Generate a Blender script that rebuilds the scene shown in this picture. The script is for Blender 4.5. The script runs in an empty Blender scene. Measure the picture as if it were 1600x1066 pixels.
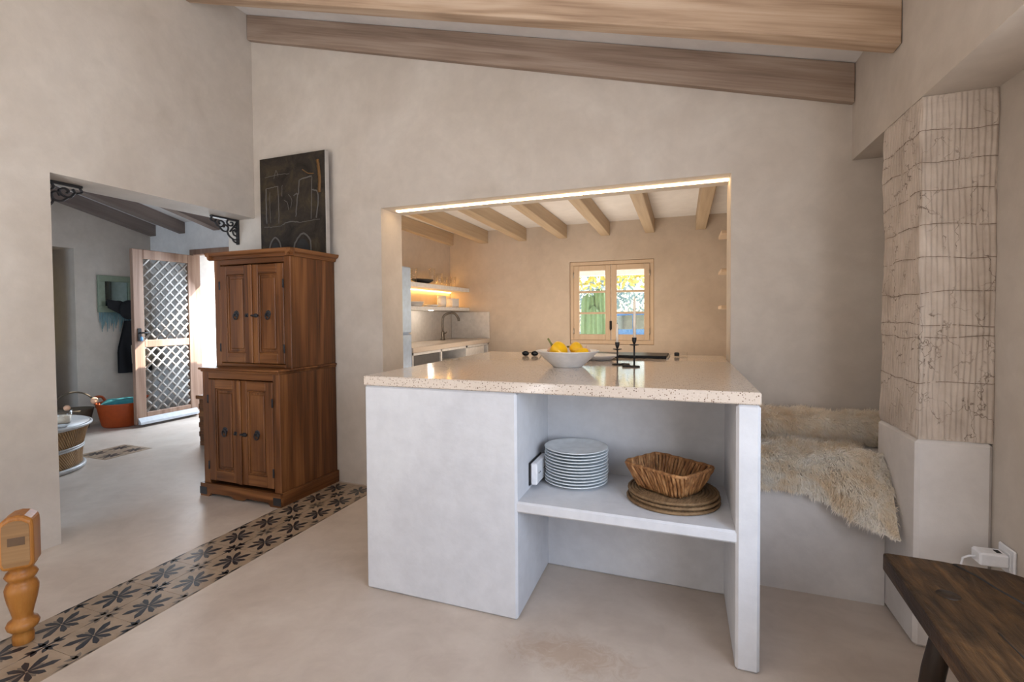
import bpy, math, random
import numpy as np
from mathutils import Vector, Matrix
random.seed(7)
rng = np.random.RandomState(11)
sc = bpy.context.scene
COL = sc.collection
PI = math.pi
K = 0.03                                   # the cross walls run 1.7 degrees off square


def H(u, v, z):
    """house coordinates (along the back wall, into the house, up) to world"""
    return Vector((u, v - K * (u + 1), z))


# ------------------------------------------------------------------ camera
cd = bpy.data.cameras.new('camera')
cam = bpy.data.objects.new('camera', cd)
COL.objects.link(cam)
cd.sensor_width = 36
cd.lens = 786.939 / 1600 * 36
cd.shift_x = 13.3535 / 1600
cd.shift_y = -17.849 / 1600
yaw, pitch, roll = 0.3410324, -0.0265485, -0.0076812
fw = Vector((-math.sin(yaw) * math.cos(pitch), math.cos(yaw) * math.cos(pitch), math.sin(pitch)))
r0 = fw.cross(Vector((0, 0, 1))).normalized()
u0 = r0.cross(fw)
rr = r0 * math.cos(roll) + u0 * math.sin(roll)
uu = -r0 * math.sin(roll) + u0 * math.cos(roll)
cam.matrix_world = Matrix(((rr.x, uu.x, -fw.x, 0), (rr.y, uu.y, -fw.y, 0), (rr.z, uu.z, -fw.z, 1.1702), (0, 0, 0, 1)))
cd.clip_start = 0.02
sc.camera = cam

# ------------------------------------------------------------------ exposure, sky, sun, daylight
sc.view_settings.view_transform = 'Standard'
sc.view_settings.look = 'None'
sc.view_settings.gamma = 1
sc.view_settings.use_curve_mapping = False
sc.view_settings.exposure = 0.0

w = bpy.data.worlds.new('sky')
sc.world = w
w.use_nodes = True
wn = w.node_tree
sky = wn.nodes.new('ShaderNodeTexSky')
sky.sky_type = 'NISHITA'
sky.sun_disc = False
sky.sun_elevation = math.radians(36)
sky.sun_rotation = math.radians(37)
sky.altitude = 50
bg = wn.nodes['Background']
bg.inputs['Strength'].default_value = 0.32
wn.links.new(sky.outputs[0], bg.inputs['Color'])


def light(name, kind, loc, energy, color, aim=None, size=None, sizey=None, **kw):
    d = bpy.data.lights.new(name, kind)
    d.energy = energy
    d.color = color
    if kind == 'AREA':
        d.shape = 'RECTANGLE'
        d.size = size
        d.size_y = sizey or size
    for k, x in kw.items():
        setattr(d, k, x)
    o = bpy.data.objects.new(name, d)
    COL.objects.link(o)
    o.location = loc
    if aim is not None:
        o.rotation_euler = Vector(aim).to_track_quat('-Z', 'Y').to_euler()
    return o


SUN = Vector((-0.75, -1.0, -0.916))
light('sun', 'SUN', (4, 8, 8), 22.0, (1.0, 0.95, 0.87), SUN, angle=0.009)
# daylight through the window beside the camera: blue sky, plus light thrown up by the sunny terrace
# and an added upward fill behind the camera; skylight through the hall's own doorway and front window
light('window_skylight', 'AREA', H(1.12, 0.35, 1.22), 33, (0.48, 0.68, 1.0), (-1, 0.12, -0.25), 1.7, 1.25)
light('terrace_bounce', 'AREA', H(1.13, 0.35, 1.15), 25, (1.0, 0.95, 0.88), (-1, 0.25, 0.35), 1.7, 1.2)
light('rear_upward_fill', 'AREA', H(-1.5, -1.9, 0.5), 150, (0.93, 0.96, 1.0), (-0.55, 0.08, 1), 2.4, 2.0)
light('hall_window_daylight', 'AREA', H(-4.7, -1.0, 1.3), 52, (0.58, 0.76, 1.0), (0, 1, -0.3), 1.7, 1.6)
light('hall_door_daylight', 'AREA', H(-5.06, 4.75, 1.3), 60, (0.70, 0.84, 1.0), (0.30, -1, -0.9), 0.8, 1.6)
# kitchen: an unseen ceiling lamp and an added upward fill for the ceiling
light('kitchen_lamp', 'AREA', H(-0.9, 4.1, 2.0), 4, (1.0, 0.80, 0.58), (0, 0.0, -1), 0.9, 0.5)
light('kitchen_upward_fill', 'AREA', H(-0.9, 4.35, 0.62), 21, (1.0, 0.87, 0.72), (0, 0.0, 1), 1.8, 1.3)


# ------------------------------------------------------------------ materials
def new_mat(name):
    m = bpy.data.materials.new(name)
    m.use_nodes = True
    nt = m.node_tree
    return m, nt, nt.nodes['Principled BSDF']


def N(nt, typ, **kw):
    n = nt.nodes.new(typ)
    for k, x in kw.items():
        if hasattr(n, k):
            setattr(n, k, x)
        else:
            n.inputs[k].default_value = x
    return n


def ramp(nt, stops):
    n = nt.nodes.new('ShaderNodeValToRGB')
    e = n.color_ramp.elements
    while len(e) < len(stops):
        e.new(0.5)
    for i, (p, c) in enumerate(stops):
        e[i].position = p
        e[i].color = (*c, 1) if len(c) == 3 else c
    return n


def coords(nt, scale=(1, 1, 1), rot=(0, 0, 0), which='Object'):
    tc = nt.nodes.new('ShaderNodeTexCoord')
    mp = nt.nodes.new('ShaderNodeMapping')
    mp.inputs['Scale'].default_value = scale
    mp.inputs['Rotation'].default_value = rot
    nt.links.new(tc.outputs[which], mp.inputs[0])
    return mp.outputs[0]


def noise(nt, vec, scale, detail=4, rough=0.55, dist=0.0):
    n = nt.nodes.new('ShaderNodeTexNoise')
    n.inputs['Scale'].default_value = scale
    n.inputs['Detail'].default_value = detail
    n.inputs['Roughness'].default_value = rough
    n.inputs['Distortion'].default_value = dist
    nt.links.new(vec, n.inputs['Vector'])
    return n.outputs['Fac']


def bump(nt, b, height, strength, dist=0.01):
    n = nt.nodes.new('ShaderNodeBump')
    n.inputs['Strength'].default_value = strength
    n.inputs['Distance'].default_value = dist
    nt.links.new(height, n.inputs['Height'])
    nt.links.new(n.outputs[0], b.inputs['Normal'])


def mixc(nt, fac, a, b, mode='MIX'):
    n = nt.nodes.new('ShaderNodeMix')
    n.data_type = 'RGBA'
    n.blend_type = mode
    for s, x in ((n.inputs[0], fac), (n.inputs[6], a), (n.inputs[7], b)):
        if hasattr(x, 'is_linked'):
            nt.links.new(x, s)
        elif isinstance(x, (int, float)):
            s.default_value = x
        else:
            s.default_value = (*x, 1)
    return n.outputs[2]


def plain(name, col, rough=0.5, metal=0.0, **kw):
    m, nt, b = new_mat(name)
    b.inputs['Base Color'].default_value = (*col, 1)
    b.inputs['Roughness'].default_value = rough
    b.inputs['Metallic'].default_value = metal
    for k, x in kw.items():
        b.inputs[k].default_value = x
    v = coords(nt)
    f = noise(nt, v, 25, 3)
    r = ramp(nt, [(0.3, tuple(c * 0.9 for c in col)), (0.7, tuple(min(1, c * 1.06) for c in col))])
    nt.links.new(f, r.inputs[0])
    nt.links.new(r.outputs[0], b.inputs['Base Color'])
    return m


def plaster(name, c1, c2, c3, scale=1.6, rough=0.7, bmp=0.12, spec=0.3):
    m, nt, b = new_mat(name)
    v = coords(nt)
    f = noise(nt, v, scale, 6, 0.6, 0.6)
    f2 = noise(nt, v, scale * 7, 4, 0.6, 0.3)
    r = ramp(nt, [(0.3, c1), (0.52, c2), (0.75, c3)])
    nt.links.new(f, r.inputs[0])
    r2 = ramp(nt, [(0.35, (0.93, 0.93, 0.93)), (0.65, (1, 1, 1))])
    nt.links.new(f2, r2.inputs[0])
    nt.links.new(mixc(nt, 1.0, r.outputs[0], r2.outputs[0], 'MULTIPLY'), b.inputs['Base Color'])
    b.inputs['Roughness'].default_value = rough
    b.inputs['Specular IOR Level'].default_value = spec
    bump(nt, b, noise(nt, v, scale * 5, 5, 0.6), bmp, 0.02)
    return m


def wood(name, dark, mid, lite, axis='x', scale=1.0, rough=0.55, streak=1.0, bmp=0.15, ring=6.0, spec=0.35):
    """grain that runs along one axis of the object"""
    m, nt, b = new_mat(name)
    i = 'xyz'.index(axis)
    s1 = [14 * scale] * 3
    s1[i] = 0.7 * scale
    s2 = [60 * scale] * 3
    s2[i] = 1.5 * scale
    s3 = [3.0 * scale] * 3
    s3[i] = 0.28 * scale
    fine = noise(nt, coords(nt, s2), 1.0, 4, 0.6)
    broad = noise(nt, coords(nt, s1), 1.0, 4, 0.6, 0.7)
    # growth rings: bands of a stretched noise field
    fld = noise(nt, coords(nt, s3), 1.0, 2, 0.45, 0.4)
    mul = N(nt, 'ShaderNodeMath', operation='MULTIPLY')
    mul.inputs[1].default_value = ring * 6.283
    nt.links.new(fld, mul.inputs[0])
    sn = N(nt, 'ShaderNodeMath', operation='SINE')
    nt.links.new(mul.outputs[0], sn.inputs[0])
    mr = N(nt, 'ShaderNodeMapRange')
    mr.inputs[1].default_value = -1
    mr.inputs[2].default_value = 1
    nt.links.new(sn.outputs[0], mr.inputs[0])
    a1 = N(nt, 'ShaderNodeMath', operation='MULTIPLY_ADD')
    a1.inputs[1].default_value = 0.34 * streak
    nt.links.new(mr.outputs[0], a1.inputs[0])
    a2 = N(nt, 'ShaderNodeMath', operation='MULTIPLY')
    a2.inputs[1].default_value = 0.42
    nt.links.new(fine, a2.inputs[0])
    nt.links.new(a2.outputs[0], a1.inputs[2])
    a3 = N(nt, 'ShaderNodeMath', operation='MULTIPLY_ADD')
    a3.inputs[1].default_value = 0.5
    nt.links.new(broad, a3.inputs[0])
    nt.links.new(a1.outputs[0], a3.inputs[2])
    r = ramp(nt, [(0.25, dark), (0.55, mid), (0.9, lite)])
    nt.links.new(a3.outputs[0], r.inputs[0])
    nt.links.new(r.outputs[0], b.inputs['Base Color'])
    b.inputs['Roughness'].default_value = rough
    b.inputs['Specular IOR Level'].default_value = spec
    bump(nt, b, a3.outputs[0], bmp, 0.004)
    return m


M = {}
M['plaster'] = plaster('lime_plaster', (0.49, 0.425, 0.36), (0.55, 0.485, 0.42), (0.61, 0.55, 0.485))
M['ceiling'] = plaster('ceiling_white', (0.70, 0.66, 0.64), (0.74, 0.71, 0.69), (0.78, 0.75, 0.73), 1.2, 0.8)
M['island'] = plaster('white_plaster', (0.57, 0.575, 0.60), (0.62, 0.625, 0.65), (0.66, 0.67, 0.69), 2.2, 0.6)
M['plinth'] = plaster('plinth_plaster', (0.60, 0.56, 0.53), (0.65, 0.61, 0.58), (0.69, 0.655, 0.63), 2.0, 0.6)
M['kitchen'] = plaster('kitchen_plaster', (0.50, 0.41, 0.325), (0.56, 0.465, 0.375), (0.61, 0.52, 0.43), 1.6, 0.7)
M['white'] = plain('white_paint', (0.74, 0.72, 0.70), 0.45)
M['porcelain'] = plain('white_porcelain', (0.72, 0.76, 0.78), 0.18)
M['bowl'] = plain('white_stoneware', (0.76, 0.73, 0.70), 0.3)
M['plastic'] = plain('white_plastic', (0.78, 0.78, 0.80), 0.35)
M['iron'] = plain('black_iron', (0.018, 0.017, 0.018), 0.5, 0.4)
M['castiron'] = plain('cast_iron', (0.03, 0.028, 0.03), 0.55, 0.3)
M['hobblack'] = plain('matt_black_ceramic', (0.012, 0.012, 0.013), 0.35, 0.0, **{'Specular IOR Level': 0.15})
M['glassblack'] = plain('black_ceramic_glass', (0.012, 0.012, 0.013), 0.08)
M['steel'] = plain('brushed_steel', (0.45, 0.43, 0.40), 0.3, 1.0)
M['fridge'] = plain('pale_blue_steel', (0.42, 0.53, 0.70), 0.3, 0.35)
M['darksteel'] = plain('dark_brushed_steel', (0.16, 0.135, 0.11), 0.35, 0.8)
M['yellow'] = plain('yellow_pepper_skin', (0.90, 0.50, 0.01), 0.28)
M['stem'] = plain('pepper_stem', (0.16, 0.17, 0.05), 0.6)
M['wax'] = plain('candle_wax', (0.82, 0.70, 0.56), 0.5)
M['garlic'] = plain('pale_pink_skin', (0.72, 0.47, 0.34), 0.5)
M['paper'] = plain('pale_paper', (0.72, 0.70, 0.66), 0.8)
M['cardboard'] = plain('cardboard', (0.46, 0.28, 0.16), 0.8)
M['darkbox'] = plain('bay_shade', (0.09, 0.085, 0.085), 0.6)
M['teal'] = plain('teal_cloth', (0.03, 0.20, 0.22), 0.9)
M['tealpale'] = plain('pale_teal_thread', (0.16, 0.27, 0.29), 0.9)
M['orange'] = plain('orange_rubber', (0.36, 0.055, 0.006), 0.5)
M['peach'] = plain('peach_ceramic', (0.85, 0.50, 0.32), 0.4)
M['black'] = plain('black_cloth', (0.008, 0.008, 0.010), 0.9)
M['straw'] = plain('straw', (0.42, 0.34, 0.24), 0.9)
M['greenboard'] = plain('sage_paint', (0.20, 0.24, 0.17), 0.5)
M['mirror'] = plain('dim_mirror', (0.30, 0.38, 0.36), 0.06, 0.9)

M['terracotta'] = plain('terracotta', (0.30, 0.10, 0.05), 0.7)
M['grey'] = plain('grey_shell', (0.20, 0.21, 0.25), 0.35)
M['backsplash'] = plain('greige_panel', (0.60, 0.56, 0.52), 0.3)
M['carblue'] = plain('blue_car_paint', (0.12, 0.30, 0.55), 0.3)
M['rubber'] = plain('black_rubber', (0.02, 0.02, 0.02), 0.8)
M['gravel'] = plaster('pale_gravel', (0.50, 0.47, 0.42), (0.60, 0.57, 0.52), (0.68, 0.65, 0.60), 3.0, 0.95)
M['leafgreen'] = plain('green_leaf', (0.17, 0.30, 0.15), 0.6)
M['leafyellow'] = plain('yellow_leaf', (0.62, 0.54, 0.12), 0.6)
M['leafblue'] = plain('grey_green_leaf', (0.30, 0.40, 0.38), 0.6)
M['bark'] = plain('bark', (0.12, 0.09, 0.06), 0.9)
M['wire'] = plain('rusty_wire', (0.17, 0.11, 0.075), 0.8)
M['whitewall'] = plaster('white_outer_wall', (0.74, 0.72, 0.70), (0.79, 0.77, 0.75), (0.82, 0.80, 0.78), 2.0, 0.8)

M['beam'] = wood('whitewashed_pine', (0.22, 0.135, 0.085), (0.42, 0.295, 0.20), (0.55, 0.42, 0.31), 'x', 2.0, 0.6, 0.9, 0.1, 5)
M['beamdark'] = wood('grey_brown_pine', (0.15, 0.098, 0.070), (0.28, 0.20, 0.15), (0.42, 0.33, 0.265), 'x', 1.8, 0.6, 0.6, 0.1, 4)
M['kbeam'] = wood('pale_pine', (0.36, 0.26, 0.17), (0.46, 0.35, 0.235), (0.55, 0.44, 0.31), 'y', 1.0, 0.6, 0.5)
M['hbeam'] = wood('grey_pine', (0.13, 0.095, 0.08), (0.20, 0.155, 0.135), (0.27, 0.22, 0.195), 'y', 1.0, 0.6, 0.5)
pine = ((0.020, 0.0068, 0.002), (0.140, 0.050, 0.0145), (0.30, 0.128, 0.043))
M['cabz'] = wood('old_pine_upright', *pine, 'z', 1.7, 0.42, 0.62, 0.25, 4)
M['cabx'] = wood('old_pine_rail', *pine, 'x', 1.7, 0.42, 0.62, 0.25, 4)
M['caby'] = wood('old_pine_side_rail', *pine, 'y', 1.7, 0.42, 0.62, 0.25, 4)
M['stool'] = wood('dark_elm_plank', (0.010, 0.005, 0.0025), (0.050, 0.027, 0.012), (0.15, 0.075, 0.028), 'y', 1.4, 0.5, 0.9, 1.0, 4)
M['stoolleg'] = wood('dark_elm_leg', (0.010, 0.0055, 0.003), (0.030, 0.017, 0.009), (0.06, 0.035, 0.018), 'z', 1.4, 0.5, 0.6, 0.5, 4)
M['turned'] = wood('honey_pine', (0.15, 0.046, 0.008), (0.33, 0.125, 0.022), (0.46, 0.20, 0.045), 'z', 1.6, 0.42, 0.7, 0.08, 4)
M['endgrain'] = wood('honey_end_grain', (0.13, 0.065, 0.025), (0.25, 0.135, 0.055), (0.33, 0.19, 0.085), 'x', 1.6, 0.45, 0.6, 0.08, 3)
M['tenon'] = plain('dark_tenon', (0.10, 0.052, 0.022), 0.5)
M['winwood'] = wood('cream_window_wood', (0.52, 0.38, 0.26), (0.58, 0.44, 0.31), (0.62, 0.48, 0.36), 'z', 1.0, 0.5, 0.2, 0.05)
M['doorwood'] = wood('weathered_door_wood', (0.15, 0.08, 0.048), (0.27, 0.165, 0.115), (0.36, 0.25, 0.185), 'z', 1.2, 0.6, 0.7)
M['lattice'] = wood('grey_lattice_wood', (0.26, 0.24, 0.215), (0.34, 0.315, 0.29), (0.42, 0.395, 0.37), 'z', 1.5, 0.7, 0.4)
M['greyboard'] = plain('grey_painted_board', (0.40, 0.41, 0.43), 0.6)
M['cane'] = wood('brown_cane', (0.20, 0.105, 0.042), (0.36, 0.21, 0.095), (0.50, 0.33, 0.17), 'z', 2.0, 0.5, 0.4)
M['canepale'] = plain('pale_cane', (0.42, 0.40, 0.38), 0.4)
M['basket'] = wood('water_hyacinth', (0.06, 0.022, 0.007), (0.27, 0.12, 0.042), (0.60, 0.34, 0.15), 'z', 6.0, 0.6, 0.6)
M['basketdark'] = plain('gap_shade', (0.05, 0.022, 0.009), 0.9)
M['mat'] = wood('braided_grass', (0.07, 0.038, 0.016), (0.20, 0.12, 0.058), (0.34, 0.22, 0.115), 'x', 6.0, 0.75, 0.4)


def m_floor():
    m, nt, b = new_mat('polished_cement')
    v = coords(nt)
    f = noise(nt, v, 1.3, 6, 0.6, 1.0)
    r = ramp(nt, [(0.3, (0.46, 0.38, 0.315)), (0.5, (0.535, 0.45, 0.38)), (0.72, (0.60, 0.52, 0.445))])
    nt.links.new(f, r.inputs[0])
    f2 = noise(nt, v, 9, 5, 0.65, 0.5)
    r2 = ramp(nt, [(0.3, (0.9, 0.89, 0.88)), (0.6, (1, 1, 1))])
    nt.links.new(f2, r2.inputs[0])
    c = mixc(nt, 1.0, r.outputs[0], r2.outputs[0], 'MULTIPLY')
    # an ochre stain in front of the island
    mp = coords(nt, (3.6, 7.5, 1))
    sub = N(nt, 'ShaderNodeVectorMath', operation='DISTANCE')
    nt.links.new(mp, sub.inputs[0])
    sub.inputs[1].default_value = (-0.37 * 3.6, 1.69 * 7.5, 0)
    fs = noise(nt, v, 16, 5, 0.7, 1.5)
    ad = N(nt, 'ShaderNodeMath', operation='MULTIPLY_ADD')
    ad.inputs[1].default_value = 1.9
    nt.links.new(fs, ad.inputs[0])
    nt.links.new(sub.outputs['Value'], ad.inputs[2])
    rs = ramp(nt, [(0.52, (0.42, 0.42, 0.42)), (0.75, (0, 0, 0))])
    dv = N(nt, 'ShaderNodeMath', operation='MULTIPLY')
    dv.inputs[1].default_value = 0.42
    nt.links.new(ad.outputs[0], dv.inputs[0])
    nt.links.new(dv.outputs[0], rs.inputs[0])
    c2 = mixc(nt, rs.outputs[0], c, (0.33, 0.20, 0.11))
    nt.links.new(c2, b.inputs['Base Color'])
    rr2 = N(nt, 'ShaderNodeMapRange')
    rr2.inputs[3].default_value = 0.26
    rr2.inputs[4].default_value = 0.46
    nt.links.new(f, rr2.inputs[0])
    nt.links.new(rr2.outputs[0], b.inputs['Roughness'])
    b.inputs['Specular IOR Level'].default_value = 0.42
    bump(nt, b, noise(nt, v, 2.2, 4, 0.55, 0.8), 0.25, 0.02)
    return m


def m_terrazzo(name, rough):
    m, nt, b = new_mat(name)
    v = coords(nt)
    vo = N(nt, 'ShaderNodeTexVoronoi')
    vo.inputs['Scale'].default_value = 150
    nt.links.new(v, vo.inputs['Vector'])
    r = ramp(nt, [(0.0, (0.12, 0.075, 0.05)), (0.28, (0.20, 0.135, 0.09)), (0.42, (0.40, 0.31, 0.235)), (0.52, (0.58, 0.49, 0.41)), (1.0, (0.65, 0.56, 0.48))])
    sep = N(nt, 'ShaderNodeSeparateColor')
    nt.links.new(vo.outputs['Color'], sep.inputs[0])
    nt.links.new(sep.outputs[0], r.inputs[0])
    dm = ramp(nt, [(0.22, (0, 0, 0)), (0.42, (1, 1, 1))])
    nt.links.new(vo.outputs['Distance'], dm.inputs[0])
    nt.links.new(mixc(nt, dm.outputs[0], r.outputs[0], (0.60, 0.51, 0.43)), b.inputs['Base Color'])
    b.inputs['Roughness'].default_value = rough
    b.inputs['Specular IOR Level'].default_value = 0.6
    return m


def m_reed():
    m, nt, b = new_mat('ribbed_reed_plaster')
    v = coords(nt)
    f = noise(nt, v, 5, 5, 0.6, 0.5)
    r = ramp(nt, [(0.3, (0.37, 0.30, 0.245)), (0.5, (0.48, 0.405, 0.34)), (0.7, (0.58, 0.50, 0.43))])
    nt.links.new(f, r.inputs[0])
    # thin dark cracks
    wv = N(nt, 'ShaderNodeMix')
    wv.data_type = 'VECTOR'
    wv.inputs[0].default_value = 0.10
    nz = N(nt, 'ShaderNodeTexNoise')
    nz.inputs['Scale'].default_value = 16
    nz.inputs['Detail'].default_value = 4
    nt.links.new(v, nz.inputs['Vector'])
    nt.links.new(v, wv.inputs[4])
    nt.links.new(nz.outputs['Color'], wv.inputs[5])
    mp = N(nt, 'ShaderNodeMapping')
    mp.inputs['Scale'].default_value = (1.6, 1.6, 1.0)
    nt.links.new(wv.outputs[1], mp.inputs[0])
    vo = N(nt, 'ShaderNodeTexVoronoi')
    vo.feature = 'DISTANCE_TO_EDGE'
    vo.inputs['Scale'].default_value = 8.5
    nt.links.new(mp.outputs[0], vo.inputs['Vector'])
    cr = ramp(nt, [(0.0, (1, 1, 1)), (0.022, (0, 0, 0))])
    nt.links.new(vo.outputs['Distance'], cr.inputs[0])
    gate = ramp(nt, [(0.44, (0, 0, 0)), (0.58, (0.9, 0.9, 0.9))])
    nt.links.new(noise(nt, v, 9, 3, 0.6), gate.inputs[0])
    fac = mixc(nt, 1.0, cr.outputs[0], gate.outputs[0], 'MULTIPLY')
    nt.links.new(mixc(nt, fac, r.outputs[0], (0.10, 0.065, 0.045)), b.inputs['Base Color'])
    b.inputs['Roughness'].default_value = 0.85
    bump(nt, b, noise(nt, v, 60, 4, 0.6), 0.3, 0.004)
    return m


def m_fur(name, patches):
    m, nt, b = new_mat(name)
    v = coords(nt)
    f = noise(nt, v, 6.0, 4, 0.6, 0.8)
    r = ramp(nt, [(0.30, patches[0]), (0.5, patches[1]), (0.68, patches[2])])
    nt.links.new(f, r.inputs[0])
    nt.links.new(r.outputs[0], b.inputs['Base Color'])
    b.inputs['Roughness'].default_value = 0.8
    b.inputs['Specular IOR Level'].default_value = 0.2
    b.inputs['Sheen Weight'].default_value = 0.2
    tr = nt.nodes.new('ShaderNodeBsdfTranslucent')
    nt.links.new(r.outputs[0], tr.inputs['Color'])
    mx = nt.nodes.new('ShaderNodeMixShader')
    mx.inputs[0].default_value = 0.36
    nt.links.new(b.outputs[0], mx.inputs[1])
    nt.links.new(tr.outputs[0], mx.inputs[2])
    nt.links.new(mx.outputs[0], nt.nodes['Material Output'].inputs['Surface'])
    return m


def m_plank():
    m, nt, b = new_mat('worn_elm_plank')
    f1 = noise(nt, coords(nt, (26, 3.0, 26)), 1.0, 6, 0.68, 0.8)
    f2 = noise(nt, coords(nt, (7, 3.5, 7)), 1.0, 5, 0.65, 1.2)
    f3 = noise(nt, coords(nt, (120, 12, 120)), 1.0, 3, 0.6, 0.2)
    a = N(nt, 'ShaderNodeMath', operation='MULTIPLY_ADD')
    a.inputs[1].default_value = 0.55
    nt.links.new(f1, a.inputs[0])
    a2 = N(nt, 'ShaderNodeMath', operation='MULTIPLY_ADD')
    a2.inputs[1].default_value = 0.45
    nt.links.new(f2, a2.inputs[0])
    nt.links.new(a2.outputs[0], a.inputs[2])
    a3 = N(nt, 'ShaderNodeMath', operation='MULTIPLY')
    a3.inputs[1].default_value = 0.12
    nt.links.new(f3, a3.inputs[0])
    nt.links.new(a3.outputs[0], a2.inputs[2])
    r = ramp(nt, [(0.38, (0.006, 0.003, 0.0015)), (0.50, (0.026, 0.013, 0.0055)), (0.60, (0.065, 0.032, 0.012)), (0.74, (0.17, 0.082, 0.028))])
    nt.links.new(a.outputs[0], r.inputs[0])
    nt.links.new(r.outputs[0], b.inputs['Base Color'])
    b.inputs['Roughness'].default_value = 0.5
    b.inputs['Specular IOR Level'].default_value = 0.3
    bump(nt, b, a.outputs[0], 0.9, 0.012)
    return m


def m_glass(name, tint=(1, 1, 1), rough=0.0):
    """thin clear pane"""
    m, nt, b = new_mat(name)
    g = nt.nodes.new('ShaderNodeBsdfGlossy')
    g.inputs['Roughness'].default_value = rough
    t = nt.nodes.new('ShaderNodeBsdfTransparent')
    t.inputs['Color'].default_value = (*tint, 1)
    lw = nt.nodes.new('ShaderNodeLayerWeight')
    lw.inputs['Blend'].default_value = 0.5
    pw = N(nt, 'ShaderNodeMath', operation='POWER')
    pw.inputs[1].default_value = 4.0
    nt.links.new(lw.outputs['Facing'], pw.inputs[0])
    fr = N(nt, 'ShaderNodeMath', operation='MULTIPLY_ADD')
    fr.inputs[1].default_value = 0.6
    fr.inputs[2].default_value = 0.04
    nt.links.new(pw.outputs[0], fr.inputs[0])
    mx = nt.nodes.new('ShaderNodeMixShader')
    nt.links.new(fr.outputs[0], mx.inputs[0])
    nt.links.new(t.outputs[0], mx.inputs[1])
    nt.links.new(g.outputs[0], mx.inputs[2])
    nt.links.new(mx.outputs[0], nt.nodes['Material Output'].inputs['Surface'])
    return m


def emit(name, col, strength):
    m, nt, b = new_mat(name)
    b.inputs['Base Color'].default_value = (*col, 1)
    b.inputs['Emission Color'].default_value = (*col, 1)
    b.inputs['Emission Strength'].default_value = strength
    return m


def m_canvas():
    m, nt, b = new_mat('dark_oil_paint')
    v = coords(nt)
    f = noise(nt, v, 7, 6, 0.65, 0.8)
    r = ramp(nt, [(0.3, (0.012, 0.009, 0.007)), (0.5, (0.030, 0.023, 0.017)), (0.62, (0.05, 0.036, 0.02)), (0.8, (0.075, 0.066, 0.055))])
    nt.links.new(f, r.inputs[0])
    nt.links.new(r.outputs[0], b.inputs['Base Color'])
    b.inputs['Roughness'].default_value = 0.6
    b.inputs['Specular IOR Level'].default_value = 0.2
    bump(nt, b, noise(nt, v, 40, 5, 0.7), 0.6, 0.004)
    return m


M['floor'] = m_floor()
M['plank'] = m_plank()
M['terrazzo'] = m_terrazzo('terrazzo_polished', 0.10)
M['ktop'] = m_terrazzo('terrazzo_worktop', 0.25)
M['reed'] = m_reed()
M['fur'] = m_fur('cream_sheepskin', ((0.90, 0.74, 0.53), (0.96, 0.89, 0.78), (0.97, 0.94, 0.89)))
M['fur2'] = m_fur('tan_sheepskin', ((0.88, 0.72, 0.52), (0.95, 0.85, 0.71), (0.96, 0.91, 0.83)))
M['yellowglass'] = m_glass('yellow_glass', (0.55, 0.46, 0.06))
M['pane'] = m_glass('window_glass')
M['glassware'] = m_glass('drinking_glass', (0.985, 0.98, 0.97), 0.05)
M['canvas'] = m_canvas()
M['chalk'] = plain('grey_white_paint', (0.10, 0.088, 0.078), 0.7)
M['ochre'] = plain('ochre_paint', (0.13, 0.058, 0.010), 0.6)
M['rawcanvas'] = plain('raw_canvas_edge', (0.48, 0.44, 0.40), 0.9)
M['led'] = emit('warm_led', (1.0, 0.70, 0.38), 14.0)
M['ledamber'] = emit('amber_led', (1.0, 0.56, 0.16), 26.0)
M['spot'] = emit('spot_lens', (1.0, 0.92, 0.80), 40.0)
M['tile'] = plaster('beige_cement_tile', (0.26, 0.185, 0.12), (0.32, 0.235, 0.16), (0.38, 0.285, 0.20), 8, 0.35, 0.05, 0.5)
M['tiledark'] = plain('navy_cement_tile', (0.016, 0.017, 0.022), 0.35)
M['tilegrey'] = plain('grey_cement_tile', (0.14, 0.11, 0.085), 0.35)


# ------------------------------------------------------------------ mesh builder
def aligned(mb, slope_axis, ang, name, mat):
    """link world-space geometry as an object whose own axes follow the sloping timber"""
    R_ = Matrix.Rotation(-K, 3, 'Z') @ Matrix.Rotation(ang, 3, slope_axis)
    n = len(mb.v)
    c_ = Vector((0, 0, 0))
    for p in mb.v:
        c_ += p / n
    Ri = R_.transposed()
    mb.v = [Ri @ (p - c_) for p in mb.v]
    o = mb.build(name, mat)
    o.matrix_world = Matrix.Translation(c_) @ R_.to_4x4()
    return o


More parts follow.
